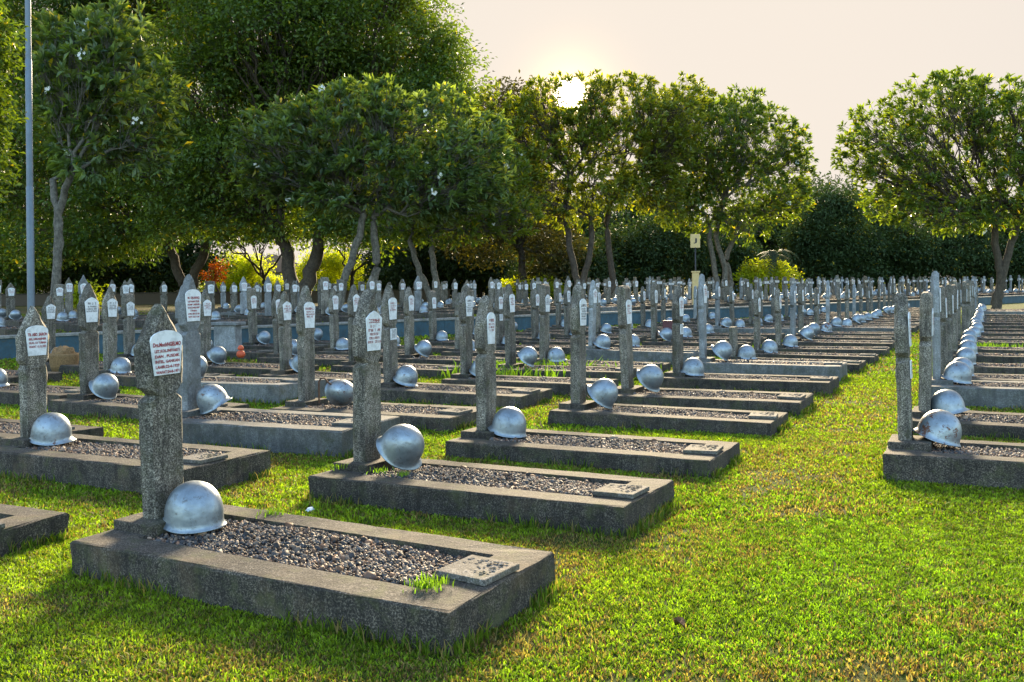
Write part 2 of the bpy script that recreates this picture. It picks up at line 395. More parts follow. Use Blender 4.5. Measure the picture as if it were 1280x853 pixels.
def gravel_mesh(n, seed, h, big=1., coarse=False):
    g = np.random.default_rng(seed); x0, x1, y0, y1 = -L_/2 + .235, L_/2 - .195, -WD/2 + .16, WD/2 - .145
    V0, F0 = ICO
    if coarse:
        V0 = np.array([[1,0,0],[-1,0,0],[0,1,0],[0,-1,0],[0,0,1],[0,0,-1]], float); F0 = np.array([[0,2,4],[2,1,4],[1,3,4],[3,0,4],[2,0,5],[1,2,5],[3,1,5],[0,3,5]])
    P = np.stack([g.uniform(x0, x1, n), g.uniform(y0, y1, n), np.zeros(n)], 1)
    P[:, 2] = h - .028 + .02 * np.sin(P[:, 0] * 4 + seed) * np.sin(P[:, 1] * 9) * .5 + g.uniform(0, .016, n)
    ed = np.minimum.reduce([P[:, 0] - x0, x1 - P[:, 0], P[:, 1] - y0, y1 - P[:, 1]]); P[:, 2] -= np.clip(.04 - ed, 0, .04) * .3
    s = g.lognormal(math.log(.0063 * big), .42, n); S = np.stack([s * g.uniform(.8, 1.5, n), s * g.uniform(.7, 1.2, n), s * g.uniform(.5, .9, n)], 1)
    Q = g.normal(size=(n, 3, 3)); Q, _ = np.linalg.qr(Q)
    V = V0[None] * g.uniform(.8, 1.2, (n, len(V0), 1)) * S[:, None, :]
    V = np.einsum('nij,nkj->nki', Q, V) + P[:, None, :]
    F_ = F0[None] + (np.arange(n) * len(V0))[:, None, None]
    pal = np.array([(.022, .026, .034), (.04, .046, .058), (.085, .09, .1), (.15, .1, .075), (.24, .14, .09), (.11, .065, .038), (.36, .28, .22), (.015, .015, .018), (.16, .14, .12)])
    patch = (np.sin(P[:, 0] * 5 + seed * 1.7) + np.sin(P[:, 1] * 11 + seed)) * .12
    idx = np.where(g.random(n) < .55 + patch, g.choice([0, 1, 2, 7, 8], n), g.choice([3, 4, 5, 6, 2], n))
    C = pal[idx] * np.array([1.05, .95, .85]) * g.uniform(.5, 1.1, (n, 1))
    # dead stalks and chips among the stones
    V = V.reshape(-1, 3); F_ = F_.reshape(-1, 3); C = np.repeat(C, len(V0), 0)
    b = len(V); base = np.array([(x0, y0, h - .035), (x1, y0, h - .035), (x1, y1, h - .035), (x0, y1, h - .035)])
    V = np.concatenate([V, base]); F_ = np.concatenate([F_, [(b, b+1, b+2), (b, b+2, b+3)]]); C = np.concatenate([C, np.tile([[.07, .055, .045]], (4, 1))])
    return np_mesh('gravel', V, F_, M['pebble'], False, C)
def tablet_mesh(seed=0, mat='stone'):
    bm = bmesh.new(); box(bm, -.115, .115, -.115, .115, -.004, .02, .005)
    rr = random.Random(4)
    for e in range(70):
        a, b, q = rr.uniform(-.085, .085), rr.uniform(-.085, .085), rr.uniform(.004, .008); vs = bmesh.ops.create_icosphere(bm, subdivisions=1, radius=q)['verts']
        for v in vs: v.co = Vector((v.co.x * 1.4 + a, v.co.y + b, v.co.z * .5 + .0205))
    for v in bm.verts: v.co += Vector((0, 0, .003 * math.sin(v.co.x * 30) + .003 * math.sin(v.co.y * 25)))
    return bm_mesh('foot_tablet', bm, M[mat])
PL = {('stone', i): plinth_mesh(i, 'stone') for i in range(6)}; PL.update({('pale', i): plinth_mesh(9 + i, 'palestone', .2) for i in range(2)})
G_NEAR = [gravel_mesh(9500, i, .17) for i in range(3)]; G_NEARP = [gravel_mesh(9500, 8, .2)]
G_MID = [gravel_mesh(2400, 20 + i, .17, 2., True) for i in range(2)]; G_MIDP = [gravel_mesh(2400, 28, .2, 2., True)]
G_FAR = [gravel_mesh(260, 30, .17, 3.2, True)]
TAB = tablet_mesh(0, 'tab'); TABP = tablet_mesh(1, 'palestone')
# ------------------------------------------------------------------ graves
ORD = 'first second third fourth fifth sixth seventh eighth ninth tenth eleventh twelfth thirteenth fourteenth fifteenth sixteenth seventeenth eighteenth nineteenth twentieth'.split()
def ordn(i):
    if i < 20: return ORD[i]
    t = 'twenty thirty forty fifty sixty seventy'.split()[(i + 1) // 10 - 2]
    return (t[:-1] + 'ieth') if (i + 1) % 10 == 0 else t + '-' + ORD[(i + 1) % 10 - 1]
rects = []            # footprints, to keep the grass out of the stone
def grave(x, y, z, rz, label, group, post, plates, pale=False, level=0, seed=0, ph=1., notab=False, ptilt=(0, 0), poff=0., name='grave'):
    g = empty(name, (x, y, z), rz); tag(g, label, 'grave', group)
    h = .2 if pale else .17; key = 'pale' if pale else 'stone'
    link('plinth', PL[(key, seed % (2 if pale else 6))], g)
    gm = [G_NEARP if pale else G_NEAR, G_MIDP if pale else G_MID, G_FAR][level]
    o = link('gravel', gm[seed % len(gm)], g); o['kind'] = 'stuff'
    if level == 2 and pale: o.location.z = .03
    p = link('headstone', post, g); p.location = (-L_/2 + .14 - poff, -.01, h + .044); p.scale = (1, 1, ph); p.rotation_euler = (ptilt[0], ptilt[1], 0)
    for (pm, zt) in plates:
        q = link('nameplate', pm, p); q.location = (post['face'] + .0005, 0, zt)
    if not notab:
        t = link('foot_tablet', TABP if pale else TAB, g); r = random.Random(seed)
        t.location = (L_/2 - .125 + r.uniform(-.01, .0), r.uniform(-.1, .02), h + .001); t.rotation_euler = (0, R(r.uniform(-2, 1.)), R(r.uniform(-6, 6)))
        t.location.z = h + .006
    rects.append((x, y, rz)); return g
for d in list(POSTS.values()) + [POSTS_PALE, [STUMP], CROSS]:
    for m_ in d: m_['face'] = max(v.co.x for v in m_.vertices)
def helmet(x, y, z, rz, label, group, face=0., lean=0., roll=0., strap=False, rust=False):
    o = link('steel_helmet', HELM_RUST if rust else HELM); tag(o, label, 'helmet', group)
    # lean > 0: the edge nearest the headstone is lifted so that the helmet rests against the stone
    m = Matrix.Translation((x, y, z)) @ Matrix.Rotation(rz, 4, 'Z') @ Matrix.Rotation(lean, 4, 'Y') @ Matrix.Rotation(roll, 4, 'X') @ Matrix.Rotation(face, 4, 'Z')
    m = m @ Matrix.Scale(1.05, 4)
    # sit the lowest vertex on z
    lo = min((m @ v.co).z for v in HELM.vertices); m = Matrix.Translation((0, 0, z - lo - .004)) @ m
    o.matrix_world = m
    if strap: s = link('chin_strap', STRAP, o)
    return o
ROWS = {  # name: (v of the headstone, list of u, words)
 'C': (-.5, [6.81, 8.85, 10.92, 12.7, 14.5] , 'row right of the grass path'),
 'A': (-3.46, [3.24, 4.84, 6.42, 8.26, 9.62, 11.45, 12.95, 14.4, 15.9, 17.6], 'first row left of the grass path'),
 'B': (-6.02, [2.88, 4.56, 6.05, 7.45, 9.1, 10.3, 11.95, 13.1, 14.85, 16.6], 'second row left of the grass path'),
 'Z': (-8.52, [5.2, 6.95, 8.45, 10.1, 11.65], 'third row left of the grass path'),
 'Y': (-10.75, [7.3, 9.15, 10.9, 12.6], 'fourth row left of the grass path'),
 'X': (-13.4, [8.6, 10.2, 11.8], 'fifth row left of the grass path'),
 'W': (-16.0, [9.0, 10.6], 'sixth row left of the grass path')}
WS = Vector(W(12.3, -16.2)); WDIR = (Vector(W(12.3 + .946 * 10, -16.2 + .325 * 10)) - WS).normalized(); WN = Vector((-WDIR.y, WDIR.x))   # WN points behind the wall
def behind(x, y): return (Vector((x, y)) - WS).dot(WN)
GR = 'graves on the lawn'; GH = 'silver helmets on the lawn graves'
T_A1 = ['Drs.MochNGELMO', 'LET.KOL.INF/16071', 'DAN . PUSDIK', 'INTEL. GANKAN', 'LAHIR:22-4-1929', 'WAFAT:24-8-1971']
T_B1 = ['TB. ABD. SAROH', 'SEL.I/MARINIR', 'GUG. DI TUBAN', 'WAFAT 13.12.1971']
T_B2 = ['M. DJUANG', 'LETNAN PUR', 'NI MP LASKAR', 'KOLONEL/INF', '1966', 'LHR: 08-12-20', 'WFT: 02-11-66']
special = {('A', 0): plate_mesh(.185, .215, T_A1, 'round', lh=.0225), ('B', 1): plate_mesh(.18, .235, T_B1, 'round', lh=.026), ('B', 2): plate_mesh(.18, .25, T_B2, 'round', lh=.021),
           ('A', 1): plate_mesh(.165, .24, None, 'point', 101, lh=.026), ('A', 2): plate_mesh(.13, .24, None, 'round', 102, lh=.025)}
PALE = {('B', 2), ('Z', 2), ('A', 6), ('B', 8), ('C', 2), ('A', 13), ('B', 13), ('C', 17)}
HP = {('A', 0): .96, ('A', 1): 1.03, ('A', 2): 1.02, ('A', 3): 1.08, ('A', 4): 1.1, ('C', 0): .98, ('B', 1): .93, ('B', 2): 1.1}
LEAN = {('A', 0): (2, 200, 0), ('A', 1): (42, 30, 8), ('A', 2): (10, 175, 0), ('A', 3): (40, 170, 6), ('A', 4): (48, 10, 10), ('A', 5): (8, 180, 0), ('A', 6): (42, 170, 0),
        ('A', 7): (6, 20, 0), ('A', 8): (8, 180, 0), ('A', 9): (14, 0, 0), ('B', 1): (6, 30, 0), ('B', 2): (-18, 0, 16), ('B', 3): (78, 60, 30),
        ('C', 0): (16, 180, -6), ('C', 1): (-8, 0, -4), ('C', 2): (12, 180, 0), ('C', 3): (8, 180, 0)}
pal_r = random.Random(5); n_g = 0
for rk, (v0, us, words) in ROWS.items():
    us = list(us); r = random.Random(ord(rk))
    while us[-1] < 60: us.append(us[-1] + (1.85 if rk == 'C' else 1.7 if us[-1] > 15 else 1.6) + r.uniform(-.09, .09))
    for i, u in enumerate(us):
        key0 = (rk, i)
        u += .03; vj = v0 - .02 + {('B', 1): -.15, ('B', 2): -.1, ('A', 6): -.13, ('B', 4): -.12, ('B', 5): .2, ('Z', 2): -.2}.get(key0, 0) + (r.uniform(-.05, .05) if i > 5 else 0)
        if rk == 'A' and u > 20: vj -= .12
        hx, hy = W(u, vj)                                      # headstone foot
        cx, cy = W(u + .0, vj + .86 + (.03 if rk == 'C' else 0) )                           # slab centre
        bx, by = W(u + .45, vj - .25)
        if behind(bx, by) > -.35 or u > 62 or (rk == 'C' and u > 44.5): continue
        ex, ey = W(u + .4, vj + 1.83); X1 = pix((hx, hy, .3))[0]; X2 = pix((ex, ey, .1))[0]
        if key0 == ('A', 0): cx, cy = W(u - .05, vj + .86)
        if X2 < -15 or X1 > 1290: continue
        key = (rk, i); d = math.hypot(cx, cy); pale = key in PALE; sd = r.randrange(1000)
        lev = 0 if d < 13 else (1 if d < 30 else 2)
        rz = -YAW + R(r.uniform(-1.2, 1.2)) + (R(-3.6) if key == ('A', 0) else 0)
        kind = 'pointed' if rk in 'ABZ' and i < 4 and key != ('A', 5) else r.choice(['pointed', 'pointed', 'sharp', 'flat'] if rk != 'C' else ['flat', 'pointed', 'flat'])
        if key in (('B', 1), ('B', 3)): kind = 'sharp'
        post = POSTS_PALE[sd % 2] if pale or (i > 5 and r.random() < .12) else POSTS[kind][sd % 3]
        zt = (.93 if post in POSTS_PALE else .86) + (.02 * (sd % 3) if post not in POSTS_PALE else 0) - (.03 if kind == 'flat' else 0)
        plates = [(special.get(key, PLATES[sd % 7]), zt + (.0 if key != ('A', 0) else .0))]
        if key in (('B', 4), ('A', 5), ('A', 11), ('Z', 7), ('C', 0)): plates.append((PLATE_SMALL, zt - .33))
        if key == ('A', 7): post = STUMP; plates = []
        desc = 'pale grey grave' if pale else ('dark grave with a broken headstone stump' if key == ('A', 7) else 'dark concrete grave')
        num = ordn(i)
        sink = 0 if pale or key in (('C', 0), ('B', 1)) else -.012 if key == ('A', 0) else (-.025 if key == ('A', 1) else r.uniform(-.06, -.03))
        g = grave(cx, cy, sink, rz, '%s, %s from the camera in the %s' % (desc if key != ('A', 7) else 'broken-headstone grave', num, words), GR, post, plates, pale, lev, sd, HP.get(key, r.uniform(1.0, 1.13)),
                  notab=r.random() < .08 and i > 4, ptilt=(R(r.gauss(0, .7)), R(r.gauss(0, .6))), poff=.03 if rk == 'C' else 0.)
        n_g += 1; g.rotation_euler[0] = R(r.gauss(0, .5)); g.rotation_euler[1] = R(r.gauss(0, .35))
        if X1 < -40: continue
        le, fa, ro = LEAN.get(key, (r.choice([3, 6, 10, 12, 20, 38, 45]) if rk != 'C' else r.uniform(2, 16), r.choice([0, 180, 180, 30, 200]), r.uniform(-5, 5)))
        off = .19 + .03 * (abs(le) > 20) + (.05 if key == ('B', 2) else 0)
        mx, my = W(u + r.uniform(-.03, .03), vj + off)
        if key == ('B', 3): mx, my = W(u - .05, vj + .42)
        st = 'tilted silver helmet' if le > 30 else 'upright silver helmet'
        if key == ('C', 0): st = 'rust-spotted silver helmet'
        helmet(mx, my, (.2 if pale else .17) + .005 + sink, -YAW + R(r.uniform(-6, 6)), '%s on the %s grave of the %s' % (st, num, words), GH, R(fa), R(le), R(ro), strap=key in (('A', 3), ('C', 1)), rust=key in (('C', 0), ('A', 12), ('Z', 4)))
# the iron rod stuck beside the third grave of the second row
rod = empty('iron_rod', (*W(7.3, -5.75), .16)); tag(rod, 'rusty bent iron rod sticking out of a grave beside a grey ball-like helmet', 'rod')
V, Fq = tubes([(np.array([[0, 0, 0], [0, 0, .2], [.02, -.01, .235], [.06, -.02, .24], [.1, -.05, .2], [.16, -.07, .16]]), np.full(6, .009))], 6)
link('bent_bar', np_mesh('rod', V, Fq, M['rusty'], True), rod)
# ------------------------------------------------------------------ setting
def sheet(name, pts, z, mat):
    bm = bmesh.new(); bm.faces.new([bm.verts.new((x, y, z)) for x, y in pts]); me = bm_mesh(name, bm, mat); o = link(name, me); o['kind'] = 'structure'; return o
sheet('ground', [(-900, -300), (900, -300), (900, 1500), (-900, 1500)], 0, M['ground'])
TZ = .36
def wp(s, n): p = WS + WDIR * s + WN * n; return (p.x, p.y)
bm = bmesh.new(); q = [wp(-70, .25), wp(190, .25), wp(190, 260), wp(-70, 260)]
lo = [bm.verts.new((*p, -.2)) for p in q]; hi = [bm.verts.new((*p, TZ)) for p in q]
bm.faces.new(hi)
for i in range(4): bm.faces.new((lo[i], lo[(i+1) % 4], hi[(i+1) % 4], hi[i]))
bmesh.ops.recalc_face_normals(bm, faces=bm.faces); o = link('terrace_ground', bm_mesh('terrace', bm, M['terrace'])); o['kind'] = 'structure'
rw = empty('retaining_wall', (WS.x, WS.y, 0), math.atan2(WDIR.y, WDIR.x)); tag(rw, 'low faded blue retaining wall crossing the cemetery behind the lawn graves', 'wall')
bm = bmesh.new()
for k in range(-12, 38): box(bm, k*2 + .003, k*2 + 1.997, 0, .245, -.1, .385, .006)
link('wall_body', bm_mesh('wall_body', bm, M['blue']), rw)
bm = bmesh.new()
for k in range(-12, 38): box(bm, k*2 + .002, k*2 + 1.998, -.03, .30, .386, .44, .01)
link('coping', bm_mesh('coping', bm, M['coping']), rw)
# ------------------------------------------------------------------ terrace graves behind the wall
rzt = math.atan2(-WN.y, -WN.x); n_t = 0; GT = 'graves on the terrace'; GTH = 'silver helmets on the terrace graves'
r = random.Random(11)
for row in range(6):
    nrm = 2.75 + row * 2.55; cnt = 0
    for k in range(-10, 48):
        s = k * 1.62 + (row % 2) * .5 + r.uniform(-.12, .12)
        hx, hy = wp(s, nrm)
        px_, py_ = pix((hx, hy, 1))
        if not (-8 < px_ < 1288) or hy > 80: continue
        if row >= 4 and s < 6 + row: continue
        if row == 5 and s > 45: continue
        if r.random() < .04: continue
        cx, cy = wp(s, nrm - .83)
        right = s > 26; crossy = right and r.random() < .6
        pal = r.random() < (.35 if crossy else .2)
        post = CROSS[int(pal)] if crossy else (POSTS_PALE[r.randrange(2)] if pal else POSTS[r.choice(['pointed', 'sharp', 'flat'])][r.randrange(3)])
        plates = [(PLATE_ARM, .875)] if crossy else [(PLATES[r.randrange(7)], .88)]
        wd = ('cross-headed grave' if crossy else 'pointed-stone grave')
        num = ordn(cnt); cnt += 1
        grave(cx, cy, TZ, rzt + R(r.uniform(-2, 2)), '%s, %s from left in the %s terrace row behind the blue wall' % (wd, num, ORD[row]), GT, post, plates, r.random() < .18, 2, r.randrange(99),
              r.uniform(.88, 1.05), notab=True); n_t += 1
        if r.random() < .85:
            mx, my = wp(s, nrm - .24)
            helmet(mx, my, TZ + .17, rzt, 'silver helmet on the %s grave from left in the %s terrace row' % (num, ORD[row]), GTH, R(r.choice([0, 90, 180])), R(r.choice([4, 10, 38])), 0)
print('graves', n_g, n_t)
# ------------------------------------------------------------------ small things
def lathe(prof, n=20):
    V = [(r_ * math.cos(2*math.pi*i/n), r_ * math.sin(2*math.pi*i/n), z) for r_, z in prof for i in range(n)]
    Fc = [(j*n+i, j*n+(i+1) % n, (j+1)*n+(i+1) % n, (j+1)*n+i) for j in range(len(prof)-1) for i in range(n)]
    return V, Fc
def lathed(name, prof, mat, parent=None, n=20, smooth=True):
    V, Fc = lathe(prof, n); return link(name, np_mesh(name, V, Fc, mat, smooth), parent)
# tall pole on the left
pp = atd(39, 395, 21.); po = empty('lamp_pole', (pp.x, pp.y, TZ)); po.rotation_euler = (0, 0, 0); tag(po, 'tall slim grey-blue metal pole rising out of the top left of the view', 'pole')
lathed('base_flange', [(.0, .04), (.17, .04), (.17, 0)], M['polepaint'], po)
lathed('lower_tube', [(.078, 0), (.078, 3.2), (.07, 3.22)], M['polepaint'], po)
lathed('middle_tube', [(.07, 3.2), (.07, 6.0), (.062, 6.02)], M['polepaint'], po)
lathed('upper_tube', [(.062, 6.0), (.06, 8.6), (.06, 9.5), (.0, 9.5)], M['polepaint'], po)
# section sign "J"
sp = atd(870, 395, 36.); sg = empty('section_sign', (sp.x, sp.y, TZ), R(-6)); tag(sg, 'square cream section sign lettered J on a thin post set in a cream pillar', 'sign')
bm = bmesh.new(); box(bm, -.13, .13, -.1, .1, -.05, 1.36, .01); box(bm, -.16, .16, -.13, .13, 1.362, 1.42, .008); link('pillar', bm_mesh('pillar', bm, M['yellowish']), sg)
o = lathed('post', [(.028, 1.42), (.028, 2.32), (0, 2.32)], M['black'], sg)
bm = bmesh.new(); box(bm, -.18, .18, -.02, .02, 2.3, 2.82, .006); bd = link('board', bm_mesh('board', bm, M['yellowish']), sg)
tv, tf = text_tris(['J'], .5, .3)
tv = np.array(tv); tv[:, 0] *= .13 / (tv[:, 0].max() - tv[:, 0].min()); tv[:, 1] -= (tv[:, 1].max() + tv[:, 1].min()) / 2; tv[:, 1] *= .2 / (tv[:, 1].max() - tv[:, 1].min())
link('letter', np_mesh('letter', [(x, -.0225, 2.56 + z) for x, z in tv], tf, M['black']), bd)
# wicker basket, memorial stele, clay pot, maroon box, blue sleeve, litter
bx, by = at(80, 446, 0); bk = empty('wicker_basket', (bx * .8, by * .8, 0)); tag(bk, 'round brown wicker basket standing among the graves at left', 'basket')
lathed('basket_body', [(.0, .0), (.17, 0), (.2, .12), (.22, .26), (.225, .30), (.2, .30), (.19, .12), (0, .03)], M['wicker'], bk)
bm = bmesh.new(); bmesh.ops.create_icosphere(bm, subdivisions=3, radius=.17)
for v in bm.verts: v.co = Vector((v.co.x, v.co.y, v.co.z * .6 + .3)) * (1 + random.gauss(0, .05))
for v in bm.verts: v.co.z = max(v.co.z, .27)
link('dried_contents', bm_mesh('dried', bm, M['wicker']), bk)
sx_, sy_ = wp(9.0, -1.05)
sp2 = atd(285, 436, 17.6); stl = empty('memorial_box', (sp2.x, sp2.y, 0), R(-15)); tag(stl, 'pale grey memorial box with a flat lid on a low stone foot', 'memorial')
bm = bmesh.new(); box(bm, -.32, .32, -.2, .2, -.02, .12, .01); link('foot', bm_mesh('foot', bm, M['stone']), stl)
bm = bmesh.new(); box(bm, -.22, .22, -.12, .12, .12, .60, .01); link('body', bm_mesh('body', bm, M['pale']), stl)
bm = bmesh.new(); box(bm, -.28, .28, -.17, .17, .602, .66, .012); link('lid', bm_mesh('lid', bm, M['pale']), stl)
ox, oy = atd(301, 443, 15.2)[:2]; cp = empty('clay_pot', (ox, oy, .0)); tag(cp, 'small orange-red clay pot with a round lid left on a grave', 'pot')
lathed('pot_body', [(0, .17), (.045, .17), (.07, .21), (.06, .26), (.03, .28), (0, .28)], M['orange'], cp); lathed('pot_lid', [(.0, .285), (.04, .29), (.05, .32), (.03, .36), (0, .37)], M['orange'], cp)
mb = atd(838, 420, 19.0); mbx = empty('maroon_box', (mb.x, mb.y, .0), R(-26)); tag(mbx, 'dark maroon upright box standing on a pale grave beside a headstone', 'box')
bm = bmesh.new(); box(bm, -.13, .13, -.1, .1, .2, .52, .01); link('box_body', bm_mesh('b', bm, M['maroon']), mbx)
bm = bmesh.new(); box(bm, -.14, .14, -.11, .11, .522, .55, .008); link('box_lid', bm_mesh('l', bm, M['maroon']), mbx)
def crumple(name, px, py, s, mat, label, cat, z=0., flat=.35, group=None):
    x, y = at(px, py, z); bm = bmesh.new(); bmesh.ops.create_icosphere(bm, subdivisions=2, radius=s)
    rr = random.Random(px)
    for v in bm.verts: v.co *= rr.uniform(.55, 1.2); v.co.z = v.co.z * flat + s * .3; v.co.x *= 1.5
    o = link(name, bm_mesh(name, bm, mat)); o.location = (x, y, z + .012); o.rotation_euler = (0, 0, rr.uniform(0, 3)); tag(o, label, cat, group); return o
crumple('paper_scrap', 803, 652, .03, M['paper'], 'crumpled white paper scrap on grass by the second grave foot', 'litter')
crumple('paper_scrap', 388, 641, .02, M['paper'], 'tiny white paper scrap on grass between the first two graves', 'litter', flat=.9)
def dead_leaf(px, py, s, label, z=.02):
    x, y = at(px, py, 0); rr = random.Random(px); V, Fc = [], []
    n = 7
    for i in range(n):
        t = i / (n-1); w = math.sin(math.pi * min(1, t * .96 + .02)) ** .8 * s * .3
        for k in (-1, 0, 1): V.append(((t - .5) * s * 2, k * w, .018 * abs(k) + .03 * math.sin(t * 3 + rr.random()) * (s / .08)))
    for i in range(n-1):
        for k in range(2): Fc.append((i*3+k, (i+1)*3+k, (i+1)*3+k+1, i*3+k+1))
    o = link('fallen_leaf', np_mesh('fallen_leaf', V, Fc, M['deadleaf'], True)); o.location = (x, y, z); o.rotation_euler = (rr.uniform(-.3, .3), rr.uniform(-.3, .3), rr.uniform(0, 3)); tag(o, label, 'leaf', 'dry fallen leaves'); return o
dead_leaf(435, 776, .07, 'curled brown dead leaf against the front face of the nearest grave')
dead_leaf(486, 786, .06, 'brown dead leaf near the front right corner of the nearest grave')
dead_leaf(850, 792, .05, 'dark brown dead leaf alone on the open grass at lower right')
dead_leaf(58, 668, .07, 'dark curled leaf on grass beyond the nearest grave at left')
dead_leaf(345, 764, .05, 'flat brown leaf at the foot of the nearest grave side')
dead_leaf(62, 598, .05, 'reddish dry leaf along the left grave with the spotted helmet')
# ------------------------------------------------------------------ grass
def inside(X, Y):
    m = np.zeros(len(X), bool)
    for (x, y, rz) in rects:
        c, s = math.cos(-rz), math.sin(-rz); dx, dy = X - x, Y - y
        lx = dx * c - dy * s; ly = dx * s + dy * c
        m |= (np.abs(lx) < L_/2 + .002) & (np.abs(ly) < WD/2 + .002)
    return m
def vnoise(x, y, sc, seed):
    g = np.random.default_rng(seed); T = g.random((64, 64)); x = x * sc; y = y * sc
    i = np.floor(x).astype(int); j = np.floor(y).astype(int); fx = x - i; fy = y - j; fx = fx*fx*(3-2*fx); fy = fy*fy*(3-2*fy)
    a = T[i % 64, j % 64]; b = T[(i+1) % 64, j % 64]; c = T[i % 64, (j+1) % 64]; d = T[(i+1) % 64, (j+1) % 64]
    return a*(1-fx)*(1-fy) + b*fx*(1-fy) + c*(1-fx)*fy + d*fx*fy
def blades(X, Y, Z, hgt, wid, C, g, lean=1.5):
    n = len(X); a = g.uniform(0, 2*np.pi, n); ca, sa = np.cos(a), np.sin(a)
    b = a + g.uniform(-1.2, 1.2, n) + np.pi/2; ln = g.uniform(.1, lean, n) * hgt
    P = np.stack([X, Y, Z], 1); w = wid / 2
    v0 = P + np.stack([-ca*w, -sa*w, -.003 + 0*w], 1); v1 = P + np.stack([ca*w, sa*w, -.003 + 0*w], 1)
    mid = P + np.stack([np.cos(b)*ln*.35, np.sin(b)*ln*.35, hgt*.6], 1)
    v2 = mid + np.stack([ca*w*.9, sa*w*.9, 0*w], 1); v3 = mid + np.stack([-ca*w*.9, -sa*w*.9, 0*w], 1)
    tip = P + np.stack([np.cos(b)*ln, np.sin(b)*ln, hgt], 1)
    V = np.stack([v0, v1, v2, v3, tip], 1).reshape(-1, 3); k = np.arange(n)[:, None] * 5
    Fc = np.concatenate([k + np.array([[0, 1, 2]]), k + np.array([[0, 2, 3]]), k + np.array([[3, 2, 4]])])
    return V, Fc, np.repeat(C, 5, 0)
def grass():
    g = np.random.default_rng(3); out = []
    for (y0, y1, n, hh, ww) in ((2.5, 5, 250000, .016, .0050), (5, 8, 230000, .019, .0075), (8, 13, 160000, .023, .012), (13, 22, 110000, .03, .022), (22, 42, 70000, .045, .04)):
        Y = np.sqrt(g.uniform(y0*y0, y1*y1, n)); X = Y * g.uniform(-.56, .56, n)
        k = ~inside(X, Y) & (((X - WS.x) * WN.x + (Y - WS.y) * WN.y) < -.02); X, Y = X[k], Y[k]; n = len(X)
        p = .55 * vnoise(X + 50, Y + 50, 1.1, 1) + .3 * vnoise(X + 50, Y + 50, 4.3, 2) + .25 * vnoise(X + 50, Y + 50, 14, 3)
        fn = vnoise(X + 31, Y + 31, 19, 14); keep = (g.random(n) < np.clip(1.5 - np.clip(p - .6, 0, 1) * 5, .2, 1)) & (g.random(n) < .35 + fn * 1.1); X, Y, p = X[keep], Y[keep], p[keep]; n = len(X); 
        bare = np.zeros(n)
        for (px, py, rx, ry) in ((1090, 835, .42, .16), (700, 690, .16, .3), (850, 600, .12, .2), (20, 760, .3, .15), (660, 800, .25, .12), (960, 540, .2, .25), (1090, 520, .12, .2), (330, 580, .15, .2), (1010, 640, .3, .12), (240, 820, .3, .1)):
            bx_, by_ = at(px, py, 0); bare = np.maximum(bare, np.exp(-(((X - bx_) / rx) ** 2 + ((Y - by_) / ry) ** 2)) * (.4 + 1.1 * vnoise(X, Y, 9, 17)))
        kk = g.random(n) > bare * .45; X, Y, p, bare = X[kk], Y[kk], p[kk], bare[kk]; n = len(X)
        h = hh * g.uniform(.5, 1.25, n) * (.75 + .5 * vnoise(X + 9, Y + 9, 2.3, 5)); w = ww * g.uniform(.7, 1.3, n)
        q = vnoise(X + 20, Y + 20, .7, 8)[:, None]
        C = np.array([(.11, .2, .012)]) * (1 - q) + np.array([(.18, .25, .014)]) * q
        C = C * g.uniform(.3, 1.55, (n, 1)) * (.45 + 1.1 * vnoise(X + 3, Y + 3, 26, 15))[:, None]
        yel = g.random(n) < .09 + bare * .5 + np.clip(p - .52, 0, 1) * 1.9; C[yel] = np.where(g.random((yel.sum(), 1)) < .5, np.array([[.3, .24, .09]]), np.array([[.16, .1, .05]])) * g.uniform(.5, 1.2, (yel.sum(), 1))
        out.append(blades(X, Y, np.zeros(n), h, w, C, g))
    # rougher, taller growth along the slab edges
    XS, YS = [], []
    for (x, y, rz) in rects:
        if y > 24 or y < 1: continue
        m = int(1500 / max(1, y / 5)); e = g.integers(0, 4, m); t = g.uniform(-1, 1, m); off = np.abs(g.normal(0, .02, m)) + .004
        lx = np.where(e < 2, t * L_/2, np.where(e == 2, L_/2 + off, -L_/2 - off)); ly = np.where(e == 0, -WD/2 - off, np.where(e == 1, WD/2 + off, t * WD/2))
        c, s = math.cos(rz), math.sin(rz); kk = vnoise(lx * 1 + x + 70, ly + y + 70, 3.5, 9) > .52
        XS.append((x + lx*c - ly*s)[kk]); YS.append((y + lx*s + ly*c)[kk])
    X, Y = np.concatenate(XS), np.concatenate(YS); k = ~inside(X, Y) & (Y > 2.) & (((X - WS.x) * WN.x + (Y - WS.y) * WN.y) < -.05); X, Y = X[k], Y[k]; n = len(X)
    C = np.array([(.09, .15, .014)]) * g.uniform(.5, 1.4, (n, 1)); yel = g.random(n) < .25; C[yel] = np.array([.24, .19, .08])
    out.append(blades(X, Y, np.zeros(n), g.uniform(.03, .075, n), g.uniform(.004, .008, n) * np.clip(Y / 6, 1, 3), C, g, .8))
    # tufts
    for (px, py, z, n, hh, sp) in ((118, 706, 0, 60, .12, .06), (545, 793, 0, 22, .08, .03), (560, 786, 0, 16, .06, .04), (590, 562, 0, 26, .1, .05), (537, 731, .165, 150, .028, .035), (425, 585, .165, 40, .03, .03),
                               (475, 590, .165, 40, .03, .03), (505, 594, .165, 30, .025, .03), (340, 643, .165, 60, .03, .03), (655, 470, 0, 900, .2, .5), (700, 466, 0, 700, .18, .5), (790, 582, 0, 40, .1, .06), (1240, 440, 0, 300, .16, .35), (905, 572, 0, 30, .08, .06), (30, 470, 0, 60, .1, .1), (400, 640, 0, 20, .08, .03), (450, 655, 0, 12, .07, .05), (80, 600, 0, 40, .06, .15)):
        x, y = at(px, py, z); X = x + g.normal(0, sp, n); Y = y + g.normal(0, sp, n)
